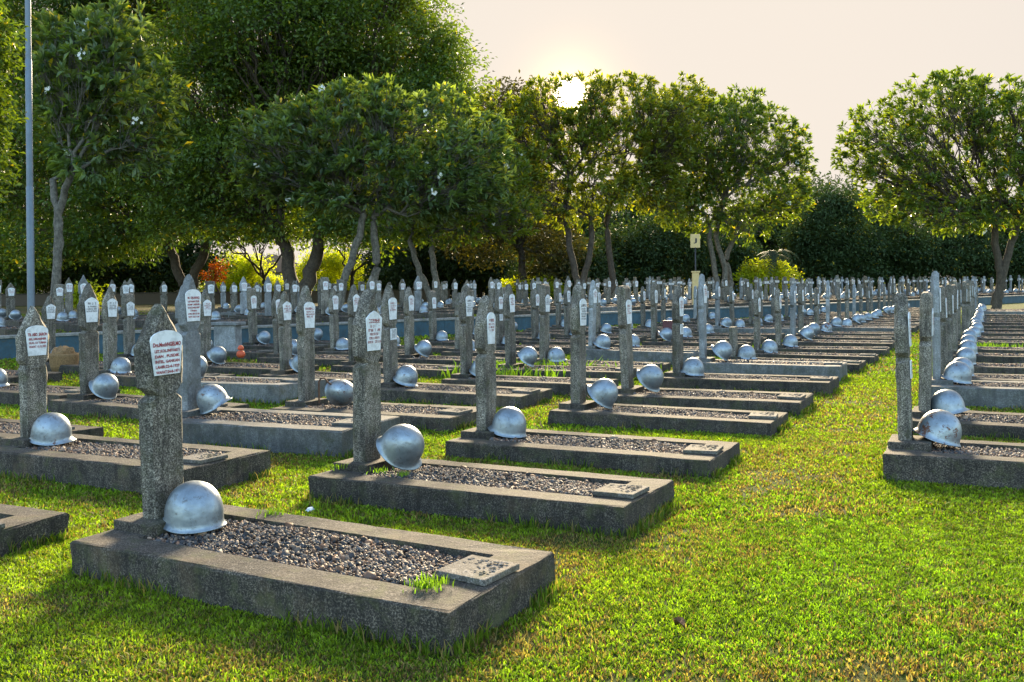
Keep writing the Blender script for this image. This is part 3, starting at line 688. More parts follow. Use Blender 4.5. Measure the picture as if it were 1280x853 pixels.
        if z == 0: kk = ~inside(X, Y); X, Y = X[kk], Y[kk]
        n = len(X); C = np.array([(.12, .21, .018)]) * g.uniform(.6, 1.4, (n, 1)); out.append(blades(X, Y, np.full(n, z + 0.), hh * g.uniform(.5, 1.2, n), np.full(n, .005 + .02 * (n > 200)), C, g, .8))
    # terrace patches
    n = 60000; S = g.uniform(-14, 70, n); N = g.uniform(.4, 22, n) ** 1.0; X = WS.x + WDIR.x*S + WN.x*N; Y = WS.y + WDIR.y*S + WN.y*N
    k = ~inside(X, Y) & (vnoise(X + 50, Y + 50, .5, 4) > .45); X, Y = X[k], Y[k]; n = len(X); C = np.array([(.11, .14, .02)]) * g.uniform(.5, 1.4, (n, 1))
    out.append(blades(X, Y, np.full(n, TZ), .05 * g.uniform(.5, 1.3, n), np.full(n, .04), C, g))
    off = 0; VV, FF, CC = [], [], []
    for V, Fc, C in out: VV.append(V); FF.append(Fc + off); CC.append(C); off += len(V)
    o = link('grass', np_mesh('grass', np.concatenate(VV), np.concatenate(FF), M['blade'], False, np.concatenate(CC)))
    tag(o, 'short bright green turf growing between the graves', 'grass', kind='stuff')
grass()
# ------------------------------------------------------------------ trees
def kmeans(P, k, g, it=8):
    C = P[g.choice(len(P), k, replace=False)]
    for _ in range(it):
        D = ((P[:, None] - C[None]) ** 2).sum(-1); a = D.argmin(1)
        for j in range(k):
            if (a == j).any(): C[j] = P[a == j].mean(0)
    return C, a
def curve(p0, p1, r0, r1, g, n=5, wig=.08, sag=0.):
    p0, p1 = np.asarray(p0, float), np.asarray(p1, float); t = np.linspace(0, 1, n)[:, None]; L = np.linalg.norm(p1 - p0)
    P = p0 + (p1 - p0) * t; w = g.normal(0, wig * L, (n, 3)) * np.sin(np.pi * t); P = P + w; P[:, 2] += sag * L * np.sin(np.pi * t[:, 0])
    return P, np.linspace(r0, r1, n)
def leaves(P, D, length, width, g, C, fold=.25):
    """P base points, D unit directions"""
    n = len(P); up = g.normal(size=(n, 3)) * .55 + np.array([0, 0, 1.]); S = np.cross(D, up); S /= np.linalg.norm(S, axis=1)[:, None] + 1e-9
    Nn = np.cross(S, D); L = length[:, None]; w = width[:, None]
    v0 = P; v2 = P + D * L - Nn * L * .12; m = P + D * L * .55
    v1 = m + S * w / 2 + Nn * w * fold; v3 = m - S * w / 2 + Nn * w * fold
    V = np.stack([v0, v1, v2, v3], 1).reshape(-1, 3); k = np.arange(n)[:, None] * 4
    return V, np.concatenate([k + np.array([[0, 1, 2]]), k + np.array([[0, 2, 3]])]), np.repeat(C, 4, 0)
def crown_tips(lobes, n, g, shell=.33, under=.55):
    vol = np.array([l[1][0] * l[1][1] * l[1][2] for l in lobes]) ** .75; pick = g.choice(len(lobes), n * 2, p=vol / vol.sum())
    c = np.array([l[0] for l in lobes])[pick]; rr = np.array([l[1] for l in lobes])[pick]
    d = g.normal(size=(n * 2, 3)); d /= np.linalg.norm(d, axis=1)[:, None]
    keep = (d[:, 2] > -.25) | (g.random(n * 2) < under); rad = g.random(n * 2) ** shell
    # drop tips deep inside another lobe
    P = c + d * rr * rad[:, None]
    for (lc, lr) in lobes: keep &= ~(((((P - lc) / lr) ** 2).sum(1) < .25) & (g.random(n * 2) < .6))
    P = P[keep][:n]; return P
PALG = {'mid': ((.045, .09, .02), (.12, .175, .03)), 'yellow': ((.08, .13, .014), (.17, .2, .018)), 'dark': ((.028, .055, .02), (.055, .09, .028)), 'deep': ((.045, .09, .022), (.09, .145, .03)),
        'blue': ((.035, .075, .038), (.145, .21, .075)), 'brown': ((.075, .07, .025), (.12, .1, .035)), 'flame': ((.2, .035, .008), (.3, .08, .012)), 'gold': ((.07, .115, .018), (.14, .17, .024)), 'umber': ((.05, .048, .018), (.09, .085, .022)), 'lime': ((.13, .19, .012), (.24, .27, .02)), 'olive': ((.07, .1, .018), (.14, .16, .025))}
def tree(name, label, cat, base, forks, lobes_px, d, ntip, style='rosette', leafL=.24, col='mid', r0=.16, barkm='bark_dark', seed=1, group=None, flowers=0, dy=1., clump=.55, nl=12, zb=None, k1=7, stems=None, holes=None):
    """base: photo pixel of the trunk foot; forks: trunk pixels up to the fork; lobes_px: (x, y, rx, ry) in photo pixels at distance d"""
    g = np.random.default_rng(seed); s = d / F
    lobes = []
    for i, (x, y, rx, ry) in enumerate(lobes_px):
        p = atd(x, y, d + ((i % 3) - 1) * rx * s * .35 * dy); lobes.append((np.array(p), np.array((rx * s, rx * s * .85 * dy, ry * s))))
    P = crown_tips(lobes, ntip, g, .38 if style == 'rosette' else .33, .8)
    if holes is not None:
        for (hx, hy, hr) in holes:
            pr = np.array([pix(p) for p in P]); P = P[np.hypot(pr[:, 0] - hx, pr[:, 1] - hy) > hr]
    b0 = atd(base[0], base[1], d); b0.z = TZ - .1 if zb is None else zb
    root = empty(name, (b0.x, b0.y, b0.z)); tag(root, label, cat, group); O = np.array(b0)
    chains = []; stems = stems or [forks]; tops = []
    for st in stems:
        pts = [np.array(atd(x, y, d + dz)) for x, y, dz in st]
        pts = [O + (np.array([pts[0][0], pts[0][1], 0]) - np.array([O[0], O[1], 0])) * .4] + pts
        pts = np.array(pts); n = 4 * len(pts); t = np.linspace(0, len(pts) - 1, n); Q = np.stack([np.interp(t, np.arange(len(pts)), pts[:, k]) for k in range(3)], 1)
        for _ in range(2): Q[1:-1] = (Q[:-2] + Q[1:-1] * 2 + Q[2:]) / 4
        rad = r0 * np.linspace(1, .68, n) / (1 if len(stems) == 1 else 1.15); rad[0] *= 1.5; rad[1] *= 1.15; Q[1:-1] += g.normal(0, r0 * .12, (n-2, 3))
        chains.append((Q, rad)); tops.append((Q[-1], rad[-1]))
    K = min(k1, max(2, len(P) // 30)); C1, a1 = kmeans(P, K, g); tw = []; own = {}
    for ti in np.argsort([-len(tops)] * len(tops)):
        for j in np.argsort(np.linalg.norm(C1 - tops[ti][0], axis=1)):
            if j not in own: own[j] = ti; break
    for j in range(K):
        sel = P[a1 == j]
        if len(sel) < 3: continue
        top, rt = tops[own[j]] if j in own else min(tops, key=lambda q: np.linalg.norm(q[0] - C1[j])); mid = top + (C1[j] - top) * .6; mid[2] -= .04 * np.linalg.norm(C1[j] - top)
        r1 = rt * .62; c1 = curve(top, mid, r1, r1 * .6, g, 6, .06); chains.append(c1)
        K2 = max(2, len(sel) // (14 if style == 'rosette' else 7)); C2, a2 = kmeans(sel, min(K2, len(sel)), g, 5)
        for m in range(len(C2)):
            s2 = sel[a2 == m]
            if not len(s2): continue
            st = c1[0][g.integers(3, 6)]; e = st + (C2[m] - st) * .78; r2 = r1 * .38; cc = curve(st, e, r2, r2 * .45, g, 5, .07, -.03); chains.append(cc)
            for p in s2: tw.append(curve(cc[0][g.integers(2, 5)], p, r2 * .4, max(.006, r2 * .16), g, 4, .06))
    V1, F1 = tubes(chains, 9); V2, F2 = tubes(tw, 4)
    V = np.concatenate([V1, V2]) - O; Fq = np.concatenate([F1, F2 + len(V1)])
    link('trunk', np_mesh('trunk', V, Fq, M[barkm], True), root)
    ctr = P.mean(0) - np.array([0, 0, .8]); ca, cb = PALG[col]; ca, cb = np.array(ca), np.array(cb)
    out = P - ctr; out /= np.linalg.norm(out, axis=1)[:, None]
    if style == 'rosette':
        n = len(P) * nl; PP = np.repeat(P, nl, 0) + g.normal(0, .03, (n, 3)); OO = np.repeat(out + np.array([0, 0, .5]), nl, 0); dd = OO / np.linalg.norm(OO, axis=1)[:, None] + g.normal(0, .75, (n, 3))
    else:
        n = len(P) * nl; q = g.normal(size=(n, 3)); q /= np.linalg.norm(q, axis=1)[:, None]; q[:, 2] *= .62
        cs = np.repeat(g.uniform(.6, 1.3, len(P)) * clump, nl)[:, None]; PP = np.repeat(P, nl, 0) + q * cs * g.random((n, 1)) ** .4; dd = q + g.normal(0, .6, (n, 3)) + np.array([0, 0, -.15])
    dd /= np.linalg.norm(dd, axis=1)[:, None]
    ln = leafL * g.uniform(.6, 1.2, n); wd = ln * g.uniform(.3, .42, n) if style == 'rosette' else ln * g.uniform(.42, .6, n)
    tt = np.repeat(g.random(len(P)), nl)[:, None] * .6 + g.random((n, 1)) * .4; C = ca * (1 - tt) + cb * tt
    C = C * g.uniform(.7, 1.25, (n, 1)); y = g.random(n) < .015; C[y] = np.array([.35, .3, .03])
    V, Fc, C = leaves(PP, dd, ln, wd, g, C)
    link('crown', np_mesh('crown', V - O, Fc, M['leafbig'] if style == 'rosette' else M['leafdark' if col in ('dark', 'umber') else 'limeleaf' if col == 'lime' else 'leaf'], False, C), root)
    if flowers:
        fr = [i for i in np.argsort((P[:, 1]))[:len(P)//2]]; sel = g.choice(fr, flowers, replace=False); PV, PF, k = [], [], 0
        for i in sel:
            for _ in range(9):
                c = P[i] + out[i] * .12 + g.normal(0, .05, 3)
                for a in range(5):
                    th = a * 2 * math.pi / 5; dv = np.array([math.cos(th), -.5, math.sin(th)]); dv /= np.linalg.norm(dv); sv = np.cross(dv, [0, 1, .2]) * .016
                    PV += [c, c + dv * .03 + sv, c + dv * .055, c + dv * .03 - sv]; PF.append((k, k+1, k+2, k+3)); k += 4
        link('blossoms', np_mesh('blossoms', np.array(PV) - O, PF, M['petal']), root)
    return root
TF = 'frangipani-like trees among the graves'
tree('frangipani_tree', 'small leaning tree with mottled pale trunk and white blossoms beside the tall pole', 'tree', (66, 392), None,
     [(110, 75, 70, 52), (165, 125, 66, 55), (120, 185, 60, 30), (100, 215, 30, 22), (95, 135, 50, 45), (190, 185, 40, 28), (70, 55, 45, 40), (140, 40, 50, 35)], 26, 620, 'rosette', .31, 'blue', .15, 'bark_pale', 21, TF, 9,
     stems=[[(68, 380, 0), (73, 320, 0), (72, 265, 0), (90, 215, -.3)], [(68, 380, 0), (73, 320, 0), (72, 265, 0), (66, 225, .4)]], k1=6)
tree('frangipani_tree', 'wide twin-trunked tree with white blossoms standing left of centre', 'tree', (432, 400), None,
     [(350, 185, 62, 45), (430, 160, 80, 50), (520, 170, 80, 50), (590, 200, 55, 45), (470, 215, 90, 40), (380, 225, 60, 30), (560, 235, 60, 32), (450, 130, 60, 28), (340, 225, 45, 28), (600, 240, 40, 30), (420, 250, 60, 22), (530, 262, 60, 22), (490, 122, 26, 20), (372, 145, 34, 20), (560, 135, 36, 26), (320, 165, 30, 26), (615, 165, 30, 26)], 32, 1750, 'rosette', .31, 'blue', .19, 'bark_pale', 22, TF, 16,
     stems=[[(424, 372, 0), (432, 345, 0), (447, 300, 0), (455, 268, .2)], [(462, 372, .5), (472, 330, .5), (468, 290, .4), (466, 270, .4)]], k1=10)
tree('frangipani_tree', 'dark leaning twin-stemmed tree in the shade behind the blossoming tree', 'tree', (545, 395), None,
     [(560, 240, 60, 38), (610, 215, 55, 42), (640, 270, 45, 35), (520, 250, 40, 30), (570, 285, 50, 26), (500, 285, 36, 24)], 38, 700, 'rosette', .27, 'mid', .17, 'bark_pale', 23, TF, 4,
     stems=[[(536, 365, 0), (522, 335, 0), (512, 300, 0)], [(547, 365, 0), (542, 330, 0), (538, 290, .3)]], k1=6)
tree('frangipani_tree', 'slender tree whose crown the low sun shines through', 'tree', (722, 388), None,
     [(690, 130, 45, 38), (725, 175, 50, 45), (780, 130, 60, 38), (830, 150, 55, 40), (770, 190, 70, 40), (835, 200, 45, 35), (690, 200, 45, 40), (740, 112, 35, 22), (800, 235, 50, 28), (825, 180, 40, 45), (640, 175, 40, 45), (650, 215, 40, 40), (755, 235, 50, 30), (738, 155, 34, 34), (708, 165, 34, 30), (655, 150, 34, 36), (622, 140, 30, 34), (860, 120, 34, 26), (660, 245, 40, 35), (720, 260, 45, 30), (830, 250, 36, 30)], 44, 2650, 'rosette', .27, 'gold', .2, 'bark_dark', 24, TF, 0, holes=[(713, 120, 16), (722, 112, 9), (702, 128, 7)],
     stems=[[(722, 355, 0), (712, 310, 0), (705, 260, 0), (715, 225, 0)], [(768, 360, .8), (762, 320, .8), (758, 262, .8), (775, 235, .8)], [(728, 350, 0), (738, 320, 0), (740, 270, 0)]], k1=12, nl=11)
tree('frangipani_tree', 'airy round tree with several twisted stems behind the J sign', 'tree', (905, 388), None,
     [(900, 170, 60, 45), (950, 175, 50, 45), (980, 215, 35, 42), (870, 210, 50, 45), (930, 235, 65, 38), (900, 135, 40, 24), (985, 175, 26, 26), (860, 150, 40, 30), (835, 200, 36, 50), (840, 150, 30, 30), (1000, 205, 22, 24), (925, 130, 34, 22), (1000, 250, 18, 22), (850, 250, 40, 32), (975, 260, 30, 20), (870, 265, 45, 30), (930, 280, 40, 26), (900, 215, 50, 40)], 48, 2250, 'rosette', .27, 'mid', .19, 'bark_pale', 25, TF, 4,
     stems=[[(897, 360, 0), (890, 320, 0), (884, 270, 0)], [(908, 360, 0), (905, 330, 0), (893, 295, .3), (905, 250, .3)], [(915, 355, .4), (906, 325, .4), (925, 280, .4)]], k1=10)
tree('frangipani_tree', 'big spreading tree with a dark leaning trunk rising among right-hand graves', 'tree', (1242, 386), None,
     [(1110, 175, 60, 50), (1165, 135, 65, 42), (1235, 145, 75, 50), (1290, 160, 70, 55), (1130, 225, 70, 40), (1210, 215, 85, 45), (1285, 230, 70, 45), (1075, 195, 38, 32), (1195, 110, 45, 22), (1180, 270, 60, 25), (1340, 200, 60, 60), (1120, 255, 50, 26), (1260, 265, 60, 26)], 42, 2250, 'rosette', .27, 'mid', .23, 'bark_dark', 26, TF, 9, zb=-.12,
     stems=[[(1246, 372, 0), (1253, 345, 0), (1262, 310, 0), (1275, 270, 0)], [(1248, 372, 0), (1252, 345, 0), (1245, 310, 0), (1243, 275, .3)]], k1=12)
tree('broadleaf_tree', 'huge dense rounded tree with thick forked trunk dominating the left half', 'tree', (372, 386), None,
     [(330, 40, 120, 75), (440, 30, 115, 70), (520, 75, 70, 50), (545, 120, 55, 40), (260, 110, 110, 70), (400, 130, 120, 70), (500, 150, 90, 55), (330, 210, 130, 55), (470, 225, 110, 50), (220, 210, 80, 55), (350, -40, 130, 60), (455, -25, 90, 45), (560, 95, 35, 30), (250, 278, 80, 28), (345, 285, 70, 22), (470, 285, 80, 24)], 52, 1750, 'clump', .27, 'mid', .55, 'bark_dark', 31, None, 0,
     stems=[[(366, 375, 0), (362, 340, 0), (350, 290, 0)], [(378, 375, 0), (392, 335, 0), (400, 290, 0)]], k1=12, clump=1.25, nl=105)
tree('broadleaf_tree', 'tall dark dense tree filling the far left behind the pole', 'tree', (225, 386), None,
     [(60, 0, 120, 80), (170, 40, 100, 80), (20, 110, 90, 80), (130, 150, 110, 70), (210, 190, 90, 70), (60, 230, 100, 60), (160, 260, 100, 45), (-60, 60, 90, 100), (-40, 200, 90, 80), (180, -30, 110, 60), (50, 300, 90, 26), (150, 305, 70, 26)], 58, 1350, 'clump', .3, 'deep', .42, 'bark_dark', 32, None, 0,
     stems=[[(232, 375, 0), (225, 345, 0), (205, 290, 0)], [(236, 375, 0), (245, 340, 0), (265, 290, 0)]], k1=12, clump=1.5, nl=100)
tree('broadleaf_tree', 'bright yellow-green leafy tree reaching in at the left edge', 'tree', (-70, 420), [(-60, 330, 0), (-50, 250, 0)],
     [(-24, 50, 34, 60), (-22, 150, 30, 50), (-32, 215, 36, 40), (-55, 120, 45, 90)], 16, 300, 'clump', .11, 'mid', .12, 'bark_dark', 33, None, 0, k1=5, clump=.32, nl=50, zb=0)
tree('broadleaf_tree', 'brownish drooping tree in deep shade left of the low sun', 'tree', (655, 384), [(655, 350, 0), (650, 310, 0)],
     [(650, 160, 55, 45), (625, 225, 55, 60), (670, 270, 50, 60), (600, 290, 45, 45), (690, 320, 40, 35), (640, 130, 40, 26), (590, 180, 40, 60)], 60, 420, 'clump', .28, 'umber', .3, 'bark_dark', 34, None, 0, k1=7, clump=1.2, nl=60)
TD = 'dark bushy trees closing the view behind the graves'
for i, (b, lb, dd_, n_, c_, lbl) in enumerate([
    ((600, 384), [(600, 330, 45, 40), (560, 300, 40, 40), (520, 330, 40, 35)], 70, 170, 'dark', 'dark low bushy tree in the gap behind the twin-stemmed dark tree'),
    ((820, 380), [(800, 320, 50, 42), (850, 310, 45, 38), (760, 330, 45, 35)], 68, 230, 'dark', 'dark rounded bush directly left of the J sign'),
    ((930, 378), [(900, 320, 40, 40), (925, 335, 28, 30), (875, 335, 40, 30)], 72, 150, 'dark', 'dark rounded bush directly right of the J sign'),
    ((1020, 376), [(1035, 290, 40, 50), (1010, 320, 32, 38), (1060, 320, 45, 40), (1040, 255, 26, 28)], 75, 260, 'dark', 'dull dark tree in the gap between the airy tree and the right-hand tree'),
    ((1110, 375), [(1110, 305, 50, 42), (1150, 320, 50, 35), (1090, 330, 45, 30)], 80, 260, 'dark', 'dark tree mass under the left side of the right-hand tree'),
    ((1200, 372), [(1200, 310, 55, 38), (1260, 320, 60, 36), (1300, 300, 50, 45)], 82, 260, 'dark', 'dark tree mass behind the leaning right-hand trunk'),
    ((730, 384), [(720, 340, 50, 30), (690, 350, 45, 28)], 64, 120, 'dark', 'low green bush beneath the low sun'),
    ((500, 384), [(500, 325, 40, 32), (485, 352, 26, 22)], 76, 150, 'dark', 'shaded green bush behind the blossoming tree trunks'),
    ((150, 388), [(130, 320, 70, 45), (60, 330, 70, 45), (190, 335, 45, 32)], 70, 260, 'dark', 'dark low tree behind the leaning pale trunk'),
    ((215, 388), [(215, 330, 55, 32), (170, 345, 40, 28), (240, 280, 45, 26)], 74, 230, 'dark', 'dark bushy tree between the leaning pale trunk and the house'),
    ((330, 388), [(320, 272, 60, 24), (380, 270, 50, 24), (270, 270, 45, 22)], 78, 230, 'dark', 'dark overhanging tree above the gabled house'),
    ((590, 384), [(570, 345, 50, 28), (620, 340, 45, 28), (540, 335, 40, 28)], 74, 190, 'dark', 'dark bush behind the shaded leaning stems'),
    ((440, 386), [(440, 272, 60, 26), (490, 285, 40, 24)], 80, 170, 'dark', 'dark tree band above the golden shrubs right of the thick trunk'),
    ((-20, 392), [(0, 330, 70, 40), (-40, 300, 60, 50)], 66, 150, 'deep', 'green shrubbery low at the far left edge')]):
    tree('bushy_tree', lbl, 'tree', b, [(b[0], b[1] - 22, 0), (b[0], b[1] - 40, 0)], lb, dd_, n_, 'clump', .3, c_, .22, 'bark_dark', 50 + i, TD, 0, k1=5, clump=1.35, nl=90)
TL = 'sunlit shrubs beyond the big trunk'
for i, (b, lb, dd_, n_, c_, lbl) in enumerate([
    ((270, 388), [(258, 350, 24, 30), (285, 345, 28, 30)], 86, 150, 'lime', 'glowing yellow-green shrub left of the house'),
    ((320, 388), [(316, 346, 22, 30), (345, 360, 18, 16)], 85, 120, 'lime', 'small golden shrub in front of the house gable'),
    ((405, 388), [(398, 345, 30, 34), (432, 345, 28, 34)], 86, 170, 'lime', 'glowing yellow-green shrub right of the thick forked trunk'),
    ((105, 392), [(104, 372, 14, 10)], 50, 24, 'lime', 'small bright green bush right of the leaning pale trunk'),
    ((946, 378), [(950, 345, 22, 20), (972, 348, 20, 18)], 66, 60, 'lime', 'light green shrub below the pale blue building'),
    ((678, 384), [(680, 362, 24, 14), (640, 362, 20, 14)], 60, 40, 'lime', 'sunlit low shrub left of the sun-pierced tree trunk')]):
    tree('shrub', lbl, 'shrub', b, [(b[0], b[1] - 10, 0), (b[0], b[1] - 16, 0)], lb, dd_, n_, 'clump', .24, c_, .08, 'bark_dark', 80 + i, TL, 0, k1=3, clump=.8, nl=60)
tree('flame_tree', 'small tree with orange-red leaves glowing in the gap at left', 'tree', (276, 388), [(276, 372, 0), (268, 352, 0)], [(264, 345, 14, 12), (275, 338, 14, 10)], 60, 16, 'clump', .17, 'flame', .09, 'bark_dark', 90, None, 0, k1=3, clump=.5, nl=40)
# distant wood
def wood():
    g = np.random.default_rng(77); proto = None
    spots = [(-98 + k * 8.2 + g.uniform(-2, 2), g.uniform(90, 108), g.uniform(.85, 1.15)) for k in range(25)]
    spots = [(x, y + (8 if -36 < x < -9 else 0), sc * (.45 if -36 < x < -9 else 1)) for x, y, sc in spots]
    n = 330; P = crown_tips([(np.array([0, 0, 6.]), np.array([6., 5., 4.5])), (np.array([4, 1, 4.]), np.array([4., 4., 3.5])), (np.array([-4, -1, 4.5]), np.array([4., 4., 3.8]))], n, g, .3, .9)
    nl = 60; m = len(P) * nl; q = g.normal(size=(m, 3)); q /= np.linalg.norm(q, axis=1)[:, None]; q[:, 2] *= .6; PP = np.repeat(P, nl, 0) + q * 1.4 * g.random((m, 1)) ** .4
    dd = q + g.normal(0, .6, (m, 3)); dd /= np.linalg.norm(dd, axis=1)[:, None]; ln = .42 * g.uniform(.6, 1.2, m); t = g.random((m, 1)); C = (np.array([.03, .055, .018]) * (1-t) + np.array([.06, .09, .022]) * t)
    V, Fc, C = leaves(PP, dd, ln, ln * .5, g, C); cm = np_mesh('far_crown', V, Fc, M['leafdark'], False, C)
    V, Fq = tubes([(np.array([[0, 0, -1], [0, 0, 2], [.3, 0, 5.]]), np.array([.4, .3, .2]))] + [curve((.1, 0, 3.5), P[i], .12, .03, g) for i in range(24)], 7); tm = np_mesh('far_trunk', V, Fq, M['bark_dark'], True)
    for i, (x, y, sc) in enumerate(spots):
        e = empty('distant_tree', (x, y, 0), g.uniform(0, 6)); e.scale = (sc * 1.1, sc * 1.1, sc); tag(e, 'distant dark green tree, %s from left in the background wood' % ordn(i), 'tree', 'distant trees of the background wood'); link('crown', cm, e); link('trunk', tm, e)
wood()
# palm
def palm():
    g = np.random.default_rng(5); d = 66; top = np.array(atd(968, 318, d)); b = atd(972, 380, d); root = empty('palm_tree', (b.x, b.y, TZ)); O = np.array([b.x, b.y, TZ])
    tag(root, 'small drooping palm between the airy tree and the dull dark tree', 'palm'); V, Fq = tubes([curve(O, top, .22, .15, g, 6, .02)], 8); link('trunk', np_mesh('trunk', V - O, Fq, M['bark_dark'], True), root)
    VV, FF, k = [], [], 0
    for i in range(20):
        a = g.uniform(0, 2*np.pi); L = g.uniform(1.6, 2.3); el = g.uniform(.1, 1.2); dirv = np.array([math.cos(a), math.sin(a)]); t = np.linspace(0, 1, 16)
        sp = np.stack([top[0] + dirv[0]*L*t*math.cos(el*.6), top[1] + dirv[1]*L*t*math.cos(el*.6), top[2] + L*(math.sin(el)*t - 1.15*t*t)], 1)
        for j in range(1, 16):
            T = sp[j] - sp[j-1]; T /= np.linalg.norm(T); sd = np.array([-dirv[1], dirv[0], 0])
            for sg_ in (-1, 1):
                l = .55 * math.sin(math.pi * (t[j]*.85 + .1)); e = sp[j] + sd*sg_*l + T*.2 + np.array([0, 0, -.3*l]); VV += [sp[j] - T*.04, sp[j] + T*.04, e]; FF.append((k, k+1, k+2)); k += 3
    link('fronds', np_mesh('fronds', np.array(VV) - O, FF, M['leafdark'], False, np.tile([[.04, .06, .03]], (k, 1))), root)
palm()
# buildings glimpsed through the trees
def gable_house():
    p = atd(345, 390, 95); h = empty('gabled_house', (p.x, p.y, TZ - .3), R(10)); tag(h, 'small pale house with a steep tiled gable seen left of the thick trunk', 'house')
    bm = bmesh.new(); box(bm, -4, 4, -3, 3, 0, 2.9, .02); link('wall', bm_mesh('wall', bm, M['housewall']), h)
    bm = bmesh.new(); pr = [(-4.5, 2.85), (4.5, 2.85), (0, 4.6)]; A = [bm.verts.new((x, -3.4, z)) for x, z in pr]; B = [bm.verts.new((x, 3.4, z)) for x, z in pr]
    bm.faces.new(A); bm.faces.new(B[::-1])
    for i in range(3): bm.faces.new((A[i], B[i], B[(i+1) % 3], A[(i+1) % 3]))
    bmesh.ops.recalc_face_normals(bm, faces=bm.faces); link('roof', bm_mesh('roof', bm, M['roof']), h)
    for x in (-2.4, 0, 2.4):
        bm = bmesh.new()
        box(bm, x-.6, x+.6, -3.06, -3.003, 1, 1.08, 0); box(bm, x-.6, x+.6, -3.06, -3.003, 2.12, 2.2, 0); box(bm, x-.6, x-.52, -3.06, -3.003, 1.081, 2.119, 0); box(bm, x+.52, x+.6, -3.06, -3.003, 1.081, 2.119, 0)
        f = link('window', bm_mesh('w', bm, M['coping']), h); bm = bmesh.new(); box(bm, x-.519, x+.519, -3.03, -3.004, 1.081, 2.119, 0); link('pane', bm_mesh('p', bm, M['glass']), f)
gable_house()
def blue_building():
    p = atd(955, 378, 115); h = empty('tall_building', (p.x, p.y, 0), R(8)); tag(h, 'pale blue building glimpsed between crowns above the light green shrub', 'building')
    bm = bmesh.new(); box(bm, -5.5, 5.5, -4, 4, 0, 8.6, .02); link('wall', bm_mesh('wall', bm, M['bluewall']), h)
    bm = bmesh.new(); box(bm, -5.8, 5.8, -4.3, 4.3, 8.602, 9.0, .02); link('roof', bm_mesh('roof', bm, M['coping']), h)
    for z in (1.2, 4.1, 6.6):
        for x in (-4, -1.4, 1.4, 4):
            bm = bmesh.new(); box(bm, x-.8, x+.8, -4.05, -4.003, z, z+1.3, 0); f = link('window', bm_mesh('w', bm, M['glass']), h)
            bm = bmesh.new(); box(bm, x-.95, x+.95, -4.12, -4.004, z-.14, z-.01, 0); link('sill', bm_mesh('s', bm, M['coping']), f)
blue_building()
for (s, nn, ln) in ((-10, 26, 40),):
    a = atd(140, 388, 62); fw = empty('boundary_wall', (a.x, a.y, TZ), R(0)); tag(fw, 'low dark masonry boundary wall behind the left terrace graves', 'wall'); bm = bmesh.new()
    box(bm, -14, 22, 0, .25, -.2, .72, .02); link('wall_body', bm_mesh('bw', bm, M['soil']), fw); bm = bmesh.new(); box(bm, -14.05, 22.05, -.04, .29, .722, .79, .01); link('coping', bm_mesh('bc', bm, M['stone']), fw)
# ------------------------------------------------------------------ light
EL, AZ = R(18.5), R(9)
sd = Vector((math.sin(AZ) * math.cos(EL), math.cos(AZ) * math.cos(EL), math.sin(EL)))
sun = bpy.data.lights.new('sun', 'SUN'); sun.energy = 4.6; sun.angle = R(17); sun.color = (1., .80, .52); so = link('sun', sun)
so.rotation_euler = sd.to_track_quat('Z', 'Y').to_euler()
w = bpy.data.worlds.new('World'); SC.world = w; w.use_nodes = True; nt = w.node_tree; N = nt.nodes; bg = N['Background']
sky = N.new('ShaderNodeTexSky'); sky.sky_type = 'NISHITA'; sky.sun_disc = False; sky.sun_elevation = EL; sky.sun_rotation = AZ; sky.air_density = 1.2; sky.dust_density = 2.; sky.ozone_density = 1.5
bg.inputs[1].default_value = .15
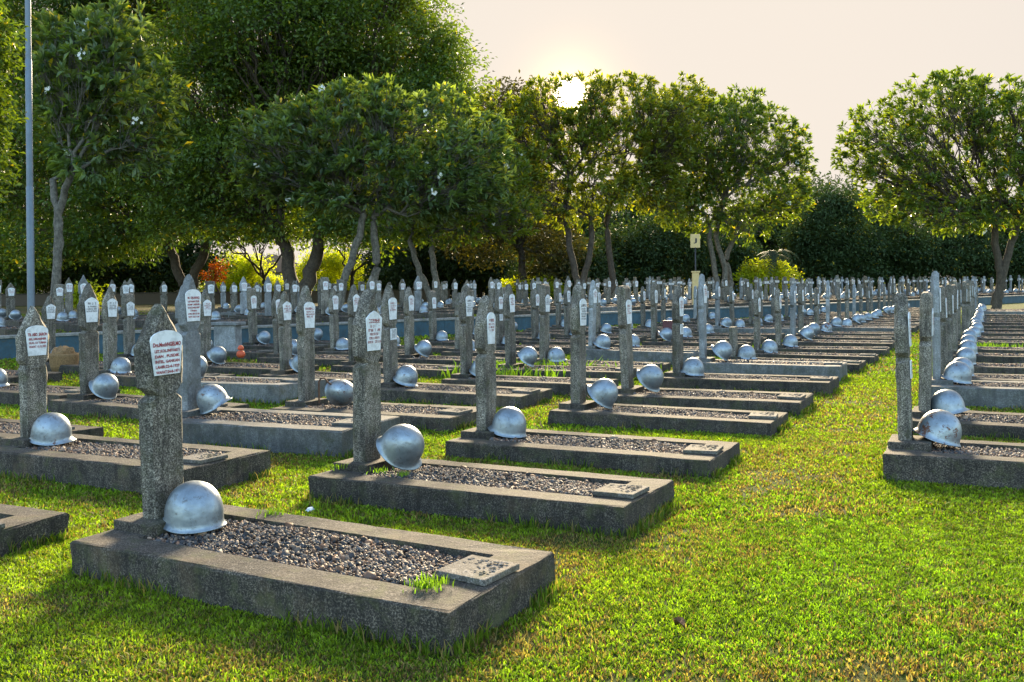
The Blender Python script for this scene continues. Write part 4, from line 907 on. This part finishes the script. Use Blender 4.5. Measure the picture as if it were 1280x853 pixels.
# pale evening haze that fills the sky on the sun's side, and the glare right round the low sun
def vm(op, a, b=None):
    n = N.new('ShaderNodeVectorMath'); n.operation = op
    for i, v in enumerate((a, b)):
        if v is None: continue
        if isinstance(v, (tuple, Vector)): n.inputs[i].default_value = v
        else: nt.links.new(v, n.inputs[i])
    return n.outputs['Value'] if op == 'DOT_PRODUCT' else n.outputs[0]
def mrange(v, a, b, c, d, it='SMOOTHSTEP'):
    n = N.new('ShaderNodeMapRange'); n.interpolation_type = it; nt.links.new(v, n.inputs[0])
    for i, x in enumerate((a, b, c, d)): n.inputs[i + 1].default_value = x
    return n.outputs[0]
def cmix(f, a, b, mode='MIX'):
    n = N.new('ShaderNodeMix'); n.data_type = 'RGBA'; n.blend_type = mode
    for i, v in ((0, f), (6, a), (7, b)):
        if isinstance(v, (int, float)): n.inputs[i].default_value = v
        elif isinstance(v, tuple): n.inputs[i].default_value = (*v, 1)
        else: nt.links.new(v, n.inputs[i])
    return n.outputs[2]
EXP = 2.25; K = 1 / (2 ** EXP) / .15
geo = N.new('ShaderNodeTexCoord'); D = vm('NORMALIZE', geo.outputs['Generated'])
vis = Vector(ray(713, 119)).normalized()
dot = vm('DOT_PRODUCT', D, vis)
sep = N.new('ShaderNodeSeparateXYZ'); nt.links.new(D, sep.inputs[0])
warm = mrange(dot, .80, 1., 0, 1)
haze = cmix(warm, (.87 * K, .79 * K, .72 * K), (.95 * K, .85 * K, .74 * K))
near = cmix(mrange(sep.outputs[2], 0., .5, 1, 0), haze, haze)
c = cmix(mrange(dot, .0, .75, 0, 1), sky.outputs[0], haze)
ac = N.new('ShaderNodeMath'); ac.operation = 'ARCCOSINE'; nt.links.new(dot, ac.inputs[0])
ex = N.new('ShaderNodeMath'); ex.operation = 'MULTIPLY'; nt.links.new(ac.outputs[0], ex.inputs[0]); ex.inputs[1].default_value = -1 / R(.9)
e2 = N.new('ShaderNodeMath'); e2.operation = 'EXPONENT'; nt.links.new(ex.outputs[0], e2.inputs[0])
c = cmix(e2.outputs[0], c, (4.2 * K, 2.5 * K, .9 * K), 'ADD') if False else cmix(e2.outputs[0], c, (5 * K, 3.2 * K, 1.5 * K))
c = cmix(mrange(dot, math.cos(R(1.1)), math.cos(R(.85)), 0, 1), c, (9 * K, 7.5 * K, 5 * K))
nt.links.new(c, bg.inputs[0])
SC.view_settings.view_transform = 'Standard'; SC.view_settings.look = 'None'; SC.view_settings.exposure = EXP; SC.view_settings.gamma = 1; SC.view_settings.use_curve_mapping = False
SC.cycles.max_bounces = 6; SC.cycles.transparent_max_bounces = 4; SC.cycles.caustics_reflective = False; SC.cycles.caustics_refractive = False; SC.cycles.sample_clamp_indirect = 6
